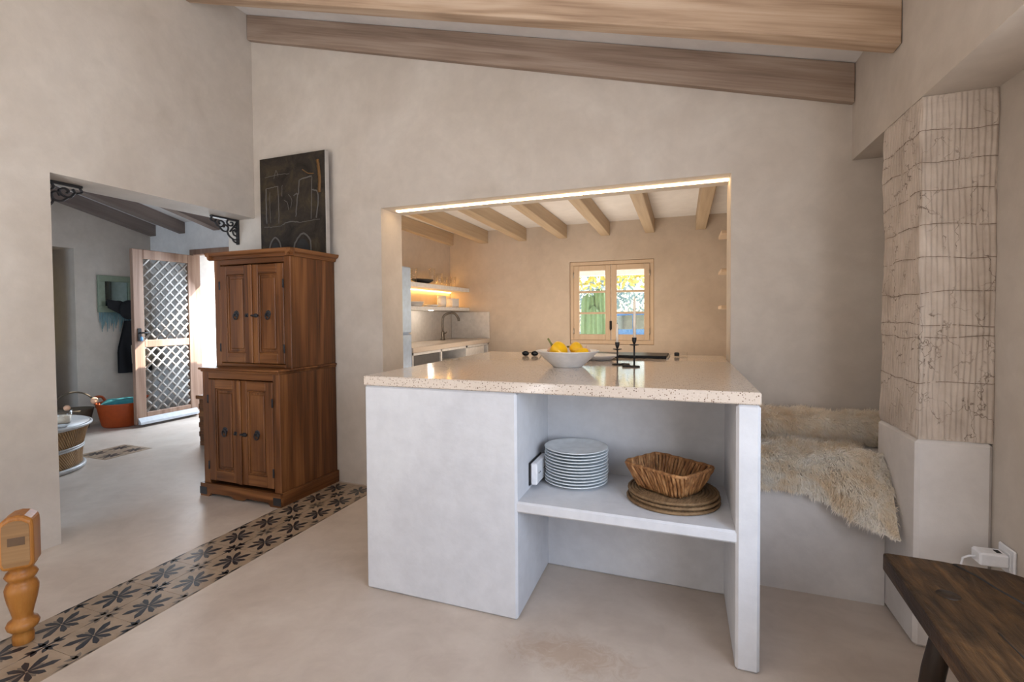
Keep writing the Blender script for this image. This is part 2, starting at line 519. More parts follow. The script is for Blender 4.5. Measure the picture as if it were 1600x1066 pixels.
class MB:
    def __init__(s):
        s.v, s.f, s.m, s.sm = [], [], [], []

    def add(s, vs, fs, mi=0, smooth=False):
        o = len(s.v)
        s.v += [Vector(p) for p in vs]
        for f in fs:
            s.f.append([i + o for i in f])
            s.m.append(mi)
            s.sm.append(smooth)
        return s

    def box(s, x0, x1, y0, y1, z0, z1, mi=0):
        p = [(x, y, z) for z in (z0, z1) for y in (y0, y1) for x in (x0, x1)]
        return s.add(p, [(0, 2, 3, 1), (4, 5, 7, 6), (0, 1, 5, 4), (2, 6, 7, 3), (0, 4, 6, 2), (1, 3, 7, 5)], mi)

    def rbox(s, x0, x1, y0, y1, z0, z1, r=0.005, mi=0):
        """box with chamfered edges"""
        r = min(r, (x1 - x0) / 2.01, (y1 - y0) / 2.01, (z1 - z0) / 2.01)
        pts, idx = [], {}
        for ix, x in enumerate((x0, x1)):
            for iy, y in enumerate((y0, y1)):
                for iz, z in enumerate((z0, z1)):
                    sx, sy, sz = (1 - 2 * ix), (1 - 2 * iy), (1 - 2 * iz)
                    for a in range(3):
                        q = [x + sx * r, y + sy * r, z + sz * r]
                        q[a] = (x, y, z)[a]
                        idx[(ix, iy, iz, a)] = len(pts)
                        pts.append(q)
        fs = []
        for a in range(3):
            for e in (0, 1):
                c = [(0, 0), (1, 0), (1, 1), (0, 1)]
                q = []
                for (p1, p2) in c:
                    k = [0, 0, 0]
                    k[a] = e
                    k[(a + 1) % 3] = p1
                    k[(a + 2) % 3] = p2
                    q.append(idx[(*k, a)])
                fs.append(q if e else q[::-1])
        for a in range(3):
            b, c = (a + 1) % 3, (a + 2) % 3
            for eb in (0, 1):
                for ec in (0, 1):
                    k0, k1 = [0, 0, 0], [0, 0, 0]
                    k0[b] = k1[b] = eb
                    k0[c] = k1[c] = ec
                    k0[a], k1[a] = 0, 1
                    q = [idx[(*k0, b)], idx[(*k1, b)], idx[(*k1, c)], idx[(*k0, c)]]
                    fs.append(q if eb == ec else q[::-1])
        for ix in (0, 1):
            for iy in (0, 1):
                for iz in (0, 1):
                    q = [idx[(ix, iy, iz, a)] for a in range(3)]
                    fs.append(q if (ix + iy + iz) % 2 else q[::-1])
        return s.add(pts, fs, mi)

    def prism(s, poly, a0, a1, axis='y', mi=0):
        """polygon extruded along an axis; poly gives the other two coordinates in order"""
        def P(p, a):
            return (a, p[0], p[1]) if axis == 'x' else ((p[0], a, p[1]) if axis == 'y' else (p[0], p[1], a))
        n = len(poly)
        vs = [P(p, a0) for p in poly] + [P(p, a1) for p in poly]
        fs = [list(range(n))[::-1], list(range(n, 2 * n))] + [(i, (i + 1) % n, n + (i + 1) % n, n + i) for i in range(n)]
        return s.add(vs, fs, mi)

    def tube(s, pts, rad, seg=8, mi=0, cap=True, closed=False, flat=1.0):
        pts = [Vector(p) for p in pts]
        n = len(pts)
        rads = rad if hasattr(rad, '__len__') else [rad] * n
        vs, fs = [], []
        up = None
        for i in range(n):
            if closed:
                t = (pts[(i + 1) % n] - pts[i - 1]).normalized()
            else:
                t = (pts[min(i + 1, n - 1)] - pts[max(i - 1, 0)]).normalized()
            if up is None:
                up = Vector((0, 0, 1)) if abs(t.z) < 0.9 else Vector((1, 0, 0))
            a = t.cross(up)
            if a.length < 1e-5:
                a = t.cross(Vector((0, 1, 0)))
            a.normalize()
            b = a.cross(t).normalized()
            up = b
            for k in range(seg):
                th = 2 * PI * k / seg
                vs.append(pts[i] + a * (math.cos(th) * rads[i]) + b * (math.sin(th) * rads[i] * flat))
        m = n if closed else n - 1
        for i in range(m):
            j = (i + 1) % n
            for k in range(seg):
                k2 = (k + 1) % seg
                fs.append((i * seg + k, j * seg + k, j * seg + k2, i * seg + k2))
        if cap and not closed:
            fs.append(list(range(seg)))
            fs.append(list(range((n - 1) * seg, n * seg))[::-1])
        return s.add(vs, fs, mi, True)

    def lathe(s, prof, c=(0, 0, 0), seg=32, mi=0, smooth=True, sx=1.0, sy=1.0):
        """profile of (radius, height) turned about the vertical through c"""
        vs, fs = [], []
        n = len(prof)
        for (r, z) in prof:
            for k in range(seg):
                a = 2 * PI * k / seg
                vs.append((c[0] + r * math.cos(a) * sx, c[1] + r * math.sin(a) * sy, c[2] + z))
        for i in range(n - 1):
            for k in range(seg):
                k2 = (k + 1) % seg
                fs.append((i * seg + k, i * seg + k2, (i + 1) * seg + k2, (i + 1) * seg + k))
        fs.append(list(range(seg))[::-1])
        fs.append(list(range((n - 1) * seg, n * seg)))
        return s.add(vs, fs, mi, smooth)

    def ball(s, c, r, seg=14, rings=8, sx=1, sy=1, sz=1, mi=0):
        prof = [(r * max(0.02, math.sin(PI * i / rings)), -r * math.cos(PI * i / rings) * sz) for i in range(rings + 1)]
        return s.lathe(prof, c, seg, mi, True, sx, sy)

    def grid(s, fn, nu, nv, mi=0, smooth=True, flip=False):
        vs = [fn(i / nu, j / nv) for j in range(nv + 1) for i in range(nu + 1)]
        fs = []
        for j in range(nv):
            for i in range(nu):
                a = j * (nu + 1) + i
                q = (a, a + 1, a + nu + 2, a + nu + 1)
                fs.append(q[::-1] if flip else q)
        return s.add(vs, fs, mi, smooth)

    def map(s, fn):
        s.v = [Vector(fn(p)) for p in s.v]
        return s

    def rot(s, ang, axis='Z', c=(0, 0, 0)):
        R_ = Matrix.Rotation(ang, 3, axis)
        c = Vector(c)
        s.v = [R_ @ (p - c) + c for p in s.v]
        return s

    def build(s, name, mats, parent=None, recenter=False, loc=None, rz=0.0):
        me = bpy.data.meshes.new(name)
        vs = s.v
        org = Vector((0, 0, 0))
        if recenter:
            lo = [min(p[i] for p in vs) for i in range(3)]
            hi = [max(p[i] for p in vs) for i in range(3)]
            org = Vector(((lo[0] + hi[0]) / 2, (lo[1] + hi[1]) / 2, lo[2]))
            vs = [p - org for p in vs]
        me.from_pydata([tuple(p) for p in vs], [], s.f)
        if not isinstance(mats, (list, tuple)):
            mats = [mats]
        for m in mats:
            me.materials.append(m)
        me.polygons.foreach_set('material_index', s.m)
        me.polygons.foreach_set('use_smooth', s.sm)
        me.update()
        o = bpy.data.objects.new(name, me)
        COL.objects.link(o)
        if parent is not None:
            o.parent = parent
        elif recenter:
            o.location = org
        if loc is not None:
            o.location = loc
        if rz:
            o.rotation_euler = (0, 0, rz)
        return o


def tag(o, label, cat, group=None, kind=None):
    o['label'] = label
    o['category'] = cat
    if group:
        o['group'] = group
    if kind:
        o['kind'] = kind
    return o


def thing(name, label, cat, u, v, z, group=None, rz=0.0):
    o = bpy.data.objects.new(name, None)
    COL.objects.link(o)
    o.location = H(u, v, z)
    o.rotation_euler = (0, 0, rz - K)
    o.empty_display_size = 0.1
    return tag(o, label, cat, group)


def struct(name, mb, mats, label=None, cat=None):
    o = mb.map(lambda p: H(*p)).build(name, mats, None, False)
    o['kind'] = 'structure'
    if label:
        o['label'] = label
    if cat:
        o['category'] = cat
    return o


def smooth_path(pts, n=8):
    """Catmull-Rom through the points"""
    P = [Vector(p) for p in pts]
    P = [P[0] * 2 - P[1]] + P + [P[-1] * 2 - P[-2]]
    out = []
    for i in range(1, len(P) - 2):
        for k in range(n):
            t = k / n
            a, b, c, d = P[i - 1], P[i], P[i + 1], P[i + 2]
            out.append(0.5 * ((2 * b) + (c - a) * t + (2 * a - 5 * b + 4 * c - d) * t * t + (3 * b - a - 3 * c + d) * t ** 3))
    out.append(P[-2])
    return out


# ------------------------------------------------------------------ the house shell
XW, XWo = -3.056, -3.33          # left wall of the main room, its hall face
VB, VBo = 2.93, 3.195            # back wall, its kitchen face
VR = -3.2                        # wall behind the camera
XR, XD = 0.772, 0.979            # upper right wall face, deeper right wall
XH, VH = -6.33, 4.37             # hall walls
ZP, ZO, ZS = 1.908, 1.926, 1.910


def zc(x):
    return 2.358 - 0.2795 * (x - 0.772)


flo = MB()
flo.box(-7.2, 1.6, VR - 0.3, 4.37, -0.12, 0)
flo.box(-2.9, 1.2, 4.37, 5.75, -0.12, 0)
flo.box(-6.6, -2.9, 4.37, 4.86, -0.12, 0)
struct('floor', flo, M['floor'], 'pale polished cement floor running through all the rooms', 'floor')

c = MB()
c.prism([(-3.45, zc(-3.45)), (1.4, zc(1.4)), (1.4, zc(1.4) + 0.15), (-3.45, zc(-3.45) + 0.15)], VR - 0.3, VBo, 'y')
struct('ceiling', c, M['ceiling'], 'sloping white ceiling of the main room', 'ceiling')

wl = MB()
wl.box(XWo, XW, VR, 1.615, 0, ZO)
wl.box(XWo, XW, VR, VB, ZO, 3.60)
struct('wall_left', wl, M['plaster'], 'tall left wall with the wide opening into the hall', 'wall')

wb = MB()
wb.box(XWo, -1.924, VB, VBo, 0, ZP)
wb.box(0.240, 1.25, VB, VBo, 0, ZP)
wb.prism([(XWo, ZP), (1.25, ZP), (1.25, zc(1.25) + 0.05), (XWo, zc(XWo) + 0.05)], VB, VBo, 'y')
struct('wall_back', wb, M['plaster'], 'back wall with the wide opening into the kitchen', 'wall')

wr = MB()
wr.box(XD, XD + 0.25, 1.25, VB, 0, ZS)
wr.box(XD, XD + 0.25, VR, -0.55, 0, ZS)
wr.box(XD, XD + 0.25, -0.55, 1.25, 0, 0.55)
wr.prism([(XR, ZS), (XD + 0.25, ZS), (XD + 0.25, zc(XD + 0.25) + 0.04), (XR, zc(XR) + 0.04)], VR, VB, 'y')
struct('wall_right', wr, M['plaster'], 'right wall set back under a hanging upper wall', 'wall')

wk = MB()      # wall behind the camera with a window
wk.box(XWo, -2.1, VR - 0.25, VR, 0, 3.6)
wk.box(-1.1, 1.3, VR - 0.25, VR, 0, 3.6)
wk.box(-2.1, -1.1, VR - 0.25, VR, 2.15, 3.6)
wk.box(-2.1, -1.1, VR - 0.25, VR, 0, 1.05)
struct('wall_front', wk, M['plaster'], 'wall behind the viewer with a window', 'wall')

# kitchen
kl = MB()
kl.box(-2.75, -2.60, VBo, 5.65, 0, 2.30)
struct('wall_kitchen_left', kl, M['kitchen'], 'left wall of the kitchen behind the lit shelves', 'wall')
kb = MB()
kb.box(-2.75, -1.151, 5.40, 5.65, 0, 2.30)
kb.box(-0.271, 0.80, 5.40, 5.65, 0, 2.30)
kb.box(-1.151, -0.271, 5.40, 5.65, 0, 0.862)
kb.box(-1.151, -0.271, 5.40, 5.65, 1.749, 2.30)
struct('wall_kitchen_back', kb, M['kitchen'], 'far kitchen wall around the window', 'wall')
kr = MB()
kr.box(0.52, 0.70, VBo, 5.65, 0, 2.30)
struct('wall_kitchen_right', kr, M['kitchen'], 'right wall of the kitchen', 'wall')
kc = MB()
kc.box(-2.75, 0.70, VBo, 5.65, 2.155, 2.30)
struct('ceiling_kitchen', kc, M['ceiling'], 'flat white kitchen ceiling', 'ceiling')

# hall
hl = MB()
hl.box(XH - 0.62, XH, -1.3, 3.192, 0, 3.4)
hl.box(XH - 0.62, XH, 3.515, VH + 0.48, 0, 3.4)
hl.box(XH - 0.62, XH, 3.192, 3.515, 1.955, 3.4)
struct('wall_hall_left', hl, M['plaster'], 'hall wall with the deep doorway recess', 'wall')
hb = MB()
hb.box(XH, -5.545, VH, VH + 0.48, 0, 3.0)
hb.box(-4.60, -2.75, VH, VH + 0.48, 0, 3.0)
hb.box(-5.545, -4.60, VH, VH + 0.48, 1.945, 3.0)
struct('wall_hall_back', hb, M['whitewall'], 'far hall wall with the garden doorway', 'wall')
hr = MB()
hr.box(-3.30, -2.75, VBo, VH, 0, 3.0)
struct('wall_hall_right', hr, M['plaster'], 'hall wall that backs the kitchen', 'wall')


def zh(v):
    return 2.345 - 0.221 * (v - 4.366)


hc_ = MB()
hc_.prism([(-1.3, zh(-1.3)), (VH + 0.1, zh(VH + 0.1)), (VH + 0.1, zh(VH + 0.1) + 0.12), (-1.3, zh(-1.3) + 0.12)], XH, XWo, 'x')
struct('ceiling_hall', hc_, M['ceiling'], 'sloping white hall ceiling', 'ceiling')
hf = MB()
hf.box(XH - 0.5, -5.6, -1.3, -1.15, 0, 3.8)
hf.box(-3.8, XWo, -1.3, -1.15, 0, 3.8)
hf.box(-5.6, -3.8, -1.3, -1.15, 2.15, 3.8)
hf.box(-5.6, -3.8, -1.3, -1.15, 0, 0.45)
struct('wall_hall_front', hf, M['plaster'], 'hall wall with the front window', 'wall')


# ------------------------------------------------------------------ tile border in the floor
def tile_motifs(mb, cu, cv, half=0.0965):
    """one star per tile; coordinates in house u, v"""
    def petal(ang, r0, r1, wd, mi):
        d = (math.cos(ang), math.sin(ang))
        n = (-d[1], d[0])
        pts = []
        for t, k in ((0, 0.15), (0.45, 0.8), (0.75, 1.0), (1, 0)):
            r = r0 + (r1 - r0) * t
            pts.append((r, k * wd))
        poly = [(cu + d[0] * r + n[0] * q, cv + d[1] * r + n[1] * q) for r, q in pts] + \
               [(cu + d[0] * r - n[0] * q, cv + d[1] * r - n[1] * q) for r, q in pts[-2::-1]]
        mb.prism(poly, 0.0016, 0.0024 if mi == 1 else 0.0022, 'z', mi)
    for a in (66, 114, 246, 294):
        petal(math.radians(a), 0.004, 0.088, 0.0125, 1)
    for a in (22, 158, 202, 338):
        petal(math.radians(a), 0.004, 0.066, 0.0105, 1)
    for a in (0, 90, 180, 270):
        petal(math.radians(a), 0.004, 0.052, 0.007, 2)


def fleur(mb, cu, cv, dark, sides=(1, -1)):
    mi = 1 if dark else 2

    def leaf(du, dv, ang, ln, wd):
        d = (math.cos(ang), math.sin(ang))
        n = (-d[1], d[0])
        q = [(0, .3), (.3, 1), (.65, .75), (1, 0)]
        poly = [(cu + du + d[0] * ln * t + n[0] * wd * k, cv + dv + d[1] * ln * t + n[1] * wd * k) for t, k in q] + \
               [(cu + du + d[0] * ln * t - n[0] * wd * k, cv + dv + d[1] * ln * t - n[1] * wd * k) for t, k in q[-2::-1]]
        poly = [(min(max(p, -2.3345), -1.9535), q) for p, q in poly]
        mb.prism(poly, 0.0016, 0.0023, 'z', mi)
    for s in sides:
        a0 = 0 if s > 0 else PI
        leaf(0, 0, a0, 0.045, 0.009)
        leaf(0.01 * s, 0, a0 + 0.85, 0.035, 0.009)
        leaf(0.01 * s, 0, a0 - 0.85, 0.035, 0.009)
    for s in (1, -1):
        leaf(0, 0.004 * s, s * PI / 2, 0.075, 0.006)
        leaf(0, 0.03 * s, s * PI / 2 + 0.7 * sides[0], 0.03, 0.009)
        if len(sides) == 2:
            leaf(0, 0.03 * s, s * PI / 2 - 0.7, 0.03, 0.009)


ts = MB()
v0 = 1.0835 - 0.2025 * 9
for k in range(18):
    a, b_ = v0 + 0.2025 * k, v0 + 0.2025 * (k + 1)
    b_ = min(b_, 2.925)
    for (u0_, u1_) in ((-2.335, -2.145), (-2.143, -1.953)):
        ts.rbox(u0_ + 0.0005, u1_ - 0.0005, a + 0.0005, b_ - 0.0005, -0.01, 0.0018, 0.0006)
        if b_ - a > 0.19:
            tile_motifs(ts, (u0_ + u1_) / 2, (a + b_) / 2)
    if k < 17:
        fleur(ts, -2.144, b_, k % 2 == 0)
        fleur(ts, -2.330, b_, k % 2 == 1, (1,))
        fleur(ts, -1.957, b_, k % 2 == 1, (-1,))
struct('trim_1', ts, [M['tile'], M['tiledark'], M['tilegrey']], 'two tile wide border of beige cement tiles with dark stars', 'tile border')
ti = MB()
for k in range(2):
    for j in range(2):
        a, b_ = -4.90 + 0.1925 * k, 2.70 + 0.2 * j
        ti.rbox(a, a + 0.19, b_, b_ + 0.198, -0.01, 0.0018, 0.0006)
        tile_motifs(ti, a + 0.095, b_ + 0.1)
struct('trim_2', ti, [M['tile'], M['tiledark'], M['tilegrey']], 'patch of dark patterned tiles let into the hall floor', 'tile inlay')

# ------------------------------------------------------------------ beams
def main_beam(v0_, v1_, label, drop=0.183, mat=None):
    mat = mat or M['beam']
    b = MB()
    n = 24
    L, Rr = XW + 0.002, XR - 0.002
    b.prism([(L, zc(L) - drop), (Rr, zc(Rr) - drop), (Rr, zc(Rr) - 0.002), (L, zc(L) - 0.002)], v0_, v1_, 'y')
    o = aligned(b.map(lambda p: H(*p)), 'Y', math.atan(0.2795), 'ceiling_beam', mat)
    md = o.modifiers.new('bevel', 'BEVEL')
    md.width = 0.006
    md.segments = 2
    return tag(o, label, 'beam', 'pine beams under the sloping ceiling')


main_beam(2.345, 2.43, 'whitewashed pine ceiling beam nearest the viewer, with swirling knot grain')
main_beam(2.885, 2.928, 'whitewashed pine ceiling beam lying right along the back wall', 0.187, M['beamdark'])

ordn = ['first', 'second', 'third', 'fourth', 'fifth', 'sixth', 'seventh']
for i, u in enumerate((-2.55, -2.105, -1.64, -1.178, -0.717, -0.265, 0.219)):
    b = MB()
    b.prism([(VBo + 0.002, 2.045), (5.398, 2.01), (5.398, 2.154), (VBo + 0.002, 2.154)], u - 0.095, u, 'x')
    o = b.map(lambda p: H(*p)).build('kitchen_beam', M['kbeam'], None, True)
    md = o.modifiers.new('bevel', 'BEVEL')
    md.width = 0.005
    tag(o, 'pale pine beam under the kitchen ceiling, ' + ordn[i] + ' from the left', 'beam', 'kitchen ceiling beams')
for i, (u, lab) in enumerate(((-6.22, 'grey pine hall beam lying along the hall\'s left wall'), (-5.70, 'grey pine hall beam, second from the left'), (-5.12, 'grey pine hall beam ending above the garden doorway'), (-4.55, 'grey pine hall beam nearest the carved iron corner by the cabinet'))):
    b = MB()
    b.prism([(-1.1, zh(-1.1) - 0.135), (VH - 0.002, zh(VH) - 0.135), (VH - 0.002, zh(VH) - 0.002), (-1.1, zh(-1.1) - 0.002)], u - 0.1, u, 'x')
    o = aligned(b.map(lambda p: H(*p)), 'X', -math.atan(0.221), 'hall_beam', M['hbeam'])
    tag(o, lab, 'beam', 'hall ceiling beams')

# ------------------------------------------------------------------ LED strip under the lintel
b = MB()
b.box(-1.87, 0.236, 3.035, 3.066, ZP - 0.008, ZP - 0.0005, 0)
o = b.map(lambda p: H(*p)).build('led_strip', M['led'], None, True)
tag(o, 'glowing warm light strip under the lintel of the kitchen opening', 'light strip')

# ------------------------------------------------------------------ kitchen window
win = bpy.data.objects.new('window_1', None)
COL.objects.link(win)
win['kind'] = 'structure'
tag(win, 'cream wooden kitchen window with two casements of three panes', 'window', None, 'structure')
win.location = H(-0.711, 5.42, 0.862)
win.rotation_euler = (0, 0, -K)
wf = MB()
hw, hh = 0.438, 0.885
for (x0, x1, z0, z1) in ((-hw, hw, 0, 0.045), (-hw, hw, hh - 0.04, hh), (-hw, -hw + 0.04, 0.045, hh - 0.04), (hw - 0.04, hw, 0.045, hh - 0.04)):
    wf.rbox(x0, x1, -0.005, 0.06, z0, z1, 0.004)
wf.build('window_frame', M['winwood'], win)
for s in (-1, 1):
    sx0, sx1 = (-hw + 0.042, -0.003) if s < 0 else (0.003, hw - 0.042)
    z0, z1 = 0.047, hh - 0.042
    sb = MB()
    st = 0.055
    sb.rbox(sx0, sx0 + st, -0.012, 0.03, z0, z1, 0.004)
    sb.rbox(sx1 - st, sx1, -0.012, 0.03, z0, z1, 0.004)
    sb.rbox(sx0 + st, sx1 - st, -0.012, 0.03, z0, z0 + 0.06, 0.004)
    sb.rbox(sx0 + st, sx1 - st, -0.012, 0.03, z1 - 0.055, z1, 0.004)
    gh = (z1 - z0 - 0.115)
    for k in (1, 2):
        zz = z0 + 0.06 + gh * k / 3
        sb.rbox(sx0 + st, sx1 - st, -0.008, 0.026, zz - 0.011, zz + 0.011, 0.003)
    sash = sb.build('casement', M['winwood'], win)
    for k in range(3):
        MB().box(sx0 + st, sx1 - st, 0.008, 0.012, z0 + 0.06 + gh * k / 3 + (0.011 if k else 0), z0 + 0.06 + gh * (k + 1) / 3 - (0.011 if k < 2 else 0)).build('pane', M['pane'], sash)
    for zz in (0.14, hh - 0.14):
        MB().tube([(s * (hw - 0.041), -0.016, zz - 0.03), (s * (hw - 0.041), -0.016, zz + 0.03)], 0.006).build('hinge', M['steel'], sash)
hd = MB().rbox(-0.012, 0.012, -0.022, -0.012, 0.16, 0.25, 0.003).tube([(0, -0.03, 0.23), (0, -0.034, 0.15)], 0.007)
hd.build('window_handle', M['iron'], win)

# ------------------------------------------------------------------ island
isl = thing('masonry_island', 'white plastered kitchen island with an open shelf niche at its end', 'kitchen island', -0.52, 2.6, 0, None, K)
ou, ov = -0.52, 2.6


def L(mb, u=0, v=0, z=0):
    """house coordinates to the local frame of a thing standing at u, v, z"""
    o_ = H(u, v, z)
    return mb.map(lambda p: H(*p) - o_)


b = MB()
b.rbox(-1.284, -0.592, 1.818, 3.345, 0, 0.879, 0.009)
b.rbox(0.166, 0.2385, 1.818, 3.345, 0, 0.879, 0.009)
b.rbox(-0.602, 0.178, 2.290, 3.345, 0, 0.879, 0.006)
L(b, ou, ov).build('island_body', M['island'], isl)
b = MB()
b.rbox(-0.600, 0.176, 1.824, 2.295, 0.4175, 0.460, 0.007)
L(b, ou, ov).build('shelf', M['island'], isl)

b = MB()
b.rbox(-1.286, 0.2392, 1.814, 3.352, 0.8795, 0.920, 0.004)
o = b.map(lambda p: H(*p)).build('island_worktop', M['terrazzo'], None, True)
tag(o, 'thick speckled terrazzo worktop with a polished top on the white island', 'worktop')

# ------------------------------------------------------------------ bench, pillar
b = MB()
prof = [(2.927, 0), (2.927, 0.55), (2.50, 0.55), (2.465, 0.545), (2.44, 0.525), (2.432, 0.49), (2.43, 0)]
b.prism(prof, 0.2405, 0.764, 'x')
b.box(0.764, XD - 0.001, 2.54, 2.927, 0, 0.55)
o = b.map(lambda p: H(*p)).build('masonry_bench', M['plinth'], None, True)
tag(o, 'built-in white plastered bench in the corner between island and pillar', 'bench')

pil = thing('pillar', 'ribbed plaster pillar with thin wires on a smooth white base, right of the bench', 'pillar', 0.87, 2.35, 0, None, K)
b = MB()
b.rbox(0.766, XD - 0.001, 2.168, 2.535, 0, 0.732, 0.012)
L(b, 0.87, 2.35).build('plinth', M['plinth'], pil)
b = MB()
px0, px1, pv0, pv1, pz0, pz1 = 0.774, XD - 0.0005, 2.176, 2.525, 0.732, ZS - 0.001
perim = [(px0, pv1), (px0, pv0), (px1, pv0)]
nA, nB, nz_ = 110, 66, 200
wires = [0.93, 1.085, 1.13, 1.24, 1.36, 1.47, 1.585, 1.69, 1.79]
ph = rng.rand(40) * 6.28


def reed_pt(s, t):
    """s runs along the left face then the front face, t up"""
    la, lb = pv1 - pv0, px1 - px0
    d = s * (la + lb)
    z = pz0 + t * (pz1 - pz0)
    rib = 0.0055 * abs(math.sin(PI * d / 0.0158 + 0.7 * math.sin(3 * z + ph[0]) + 0.4 * math.sin(9 * z + ph[1])))
    und = 0.003 * math.sin(23 * d + 6 * z + ph[2]) + 0.0025 * math.sin(61 * d - 13 * z + ph[3]) + 0.0015 * math.sin(140 * d + 41 * z)
    cut = 0
    for i, wz in enumerate(wires):
        zz = wz + 0.005 * math.sin(9 * d + ph[4 + i]) + 0.003 * math.sin(31 * d + ph[14 + i])
        cut += 0.0035 * math.exp(-((z - zz) / 0.0032) ** 2)
    out = rib + und - cut - 0.004
    if t < 0.006 or t > 0.994:
        out *= 0.4
    if d < la:
        return (px0 - out, pv1 - d, z)
    return (px0 + d - la, pv0 - out, z)


b.grid(reed_pt, 190, 230, 0, True)
b.box(px0 + 0.006, px1, pv0 + 0.006, pv1, pz0, pz1)
L(b, 0.87, 2.35).build('ribbed_plaster', M['reed'], pil)
for wz, i in zip(wires, range(9)):
    pts = []
    for k in range(60):
        s = k / 59
        q = reed_pt(s, (wz - pz0) / (pz1 - pz0))
        d = s * (pv1 - pv0 + px1 - px0)
        zz = wz + 0.005 * math.sin(9 * d + ph[4 + i]) + 0.003 * math.sin(31 * d + ph[14 + i])
        pts.append((q[0] - 0.001, q[1] - 0.001, zz))
    L(MB().tube(pts, 0.0009, 5), 0.87, 2.35).build('wire', M['wire'], pil)


# ------------------------------------------------------------------ sheepskins
def strands(mb, fn, n, ln, wid, droop, seed, lean=(0, 0, 0), mi=0, clump=40):
    """short tapering locks standing on a surface fn(s, t) -> (point, normal)"""
    r = np.random.RandomState(seed)
    cl = r.rand(clump, 2)
    cv = r.randn(clump, 3)
    for _ in range(n):
        s, t = r.rand(), r.rand()
        p, nm = fn(s, t)
        j = np.argmin(((cl - (s, t)) ** 2).sum(1))
        d = nm + Vector(cv[j]) * 0.45 + Vector(r.randn(3)) * 0.30 + Vector(lean)
        d.normalize()
        l = ln * (0.6 + 0.7 * r.rand())
        side = d.cross(Vector(r.randn(3))).normalized() * (wid * (0.6 + 0.8 * r.rand()))
        q1 = p + d * l * 0.5
        q2 = q1 + (d + Vector((0, 0, -droop))).normalized() * l * 0.35 + Vector(r.randn(3)) * l * 0.06
        q3 = q2 + (d + Vector((0, 0, -2 * droop))).normalized() * l * 0.28
        mb.add([p - side, p + side, q1 + side * .85, q1 - side * .85, q2 + side * .5, q2 - side * .5, q3],
               [(0, 1, 2, 3), (3, 2, 4, 5), (5, 4, 6)], mi, True)


def lerp(a, b, t):
    return a + (b - a) * t


def ipl(xs, ys, x):
    return float(np.interp(x, xs, ys))


def skin_point(s, t):
    x = 0.250 + s * 0.505 + 0.012 * math.sin(9 * t + 2 * s)
    P = [(2.86, 0.562), (2.60, 0.568), (lerp(2.475, 2.46, s), lerp(0.556, 0.60, s ** 3)), (lerp(2.43, 2.35, s ** 2), lerp(0.51, 0.49, s)),
         (ipl([0, .6, .75, 1], [2.415, 2.40, 2.33, 2.215], s), ipl([0, .6, .75, 1], [0.455, 0.42, 0.375, 0.345], s))]
    vv = ipl([0, .35, .55, .75, 1], [p[0] for p in P], t)
    zz = ipl([0, .35, .55, .75, 1], [p[1] for p in P], t)
    return Vector((x, vv, zz + 0.006 * math.sin(11 * s + 3) * math.sin(8 * t)))


def with_normal(fn, out):
    def g(s, t):
        e = 0.02
        p = fn(s, t)
        a = fn(min(s + e, 1), t) - fn(max(s - e, 0), t)
        b_ = fn(s, min(t + e, 1)) - fn(s, max(t - e, 0))
        n = a.cross(b_)
        if n.length < 1e-9:
            n = Vector((0, 0, 1))
        n.normalize()
        if n.dot(out) < 0:
            n = -n
        return p, n
    return g


sk = thing('sheepskin', 'large cream sheepskin spread over the bench and hanging over its front edge', 'sheepskin', 0.5, 2.6, 0.55, None, K)
b = MB()
b.grid(skin_point, 30, 40, 0, True)
b.grid(lambda s, t: skin_point(s, t) + Vector((0, 0.004, -0.006)), 30, 40, 0, True, True)
L(b, 0.5, 2.6, 0.55).build('hide', M['fur'], sk)
b = MB()
strands(b, with_normal(skin_point, Vector((0, -0.6, 1))), 48000, 0.030, 0.0013, 0.5, 3, (0.1, -0.8, -0.35), 0, 700)
b.map(lambda p: (max(0.242, min(p[0], 0.763)), p[1], p[2]))
L(b, 0.5, 2.6, 0.55).build('fleece', M['fur'], sk)


def roll_point(s, t):
    x = 0.246 + s * 0.69
    a = 2 * PI * t
    rr_ = 0.058 + 0.006 * math.sin(7 * s + 1.3) + 0.004 * math.sin(17 * s)
    return Vector((x, 2.845 + 0.065 * math.cos(a) * (rr_ / 0.058), 0.632 + 0.010 * math.sin(4 * s) + rr_ * math.sin(a)))


def roll_norm(s, t):
    a = 2 * PI * t
    return roll_point(s, t), Vector((0, math.cos(a), math.sin(a)))


rk = thing('rolled_sheepskin', 'tan sheepskin rolled into a bolster along the back wall on the bench', 'sheepskin', 0.5, 2.84, 0.57, None, K)
b = MB()
b.grid(roll_point, 40, 24, 0, True, True)
L(b, 0.5, 2.84, 0.57).build('hide', M['fur2'], rk)
b = MB()
strands(b, roll_norm, 26000, 0.027, 0.0013, 0.4, 5, (0.5, -0.2, -0.2), 0, 420)
b.map(lambda p: (max(p[0], 0.242), min(p[1], 2.922), max(p[2], 0.556)))
L(b, 0.5, 2.84, 0.57).build('fleece', M['fur2'], rk)

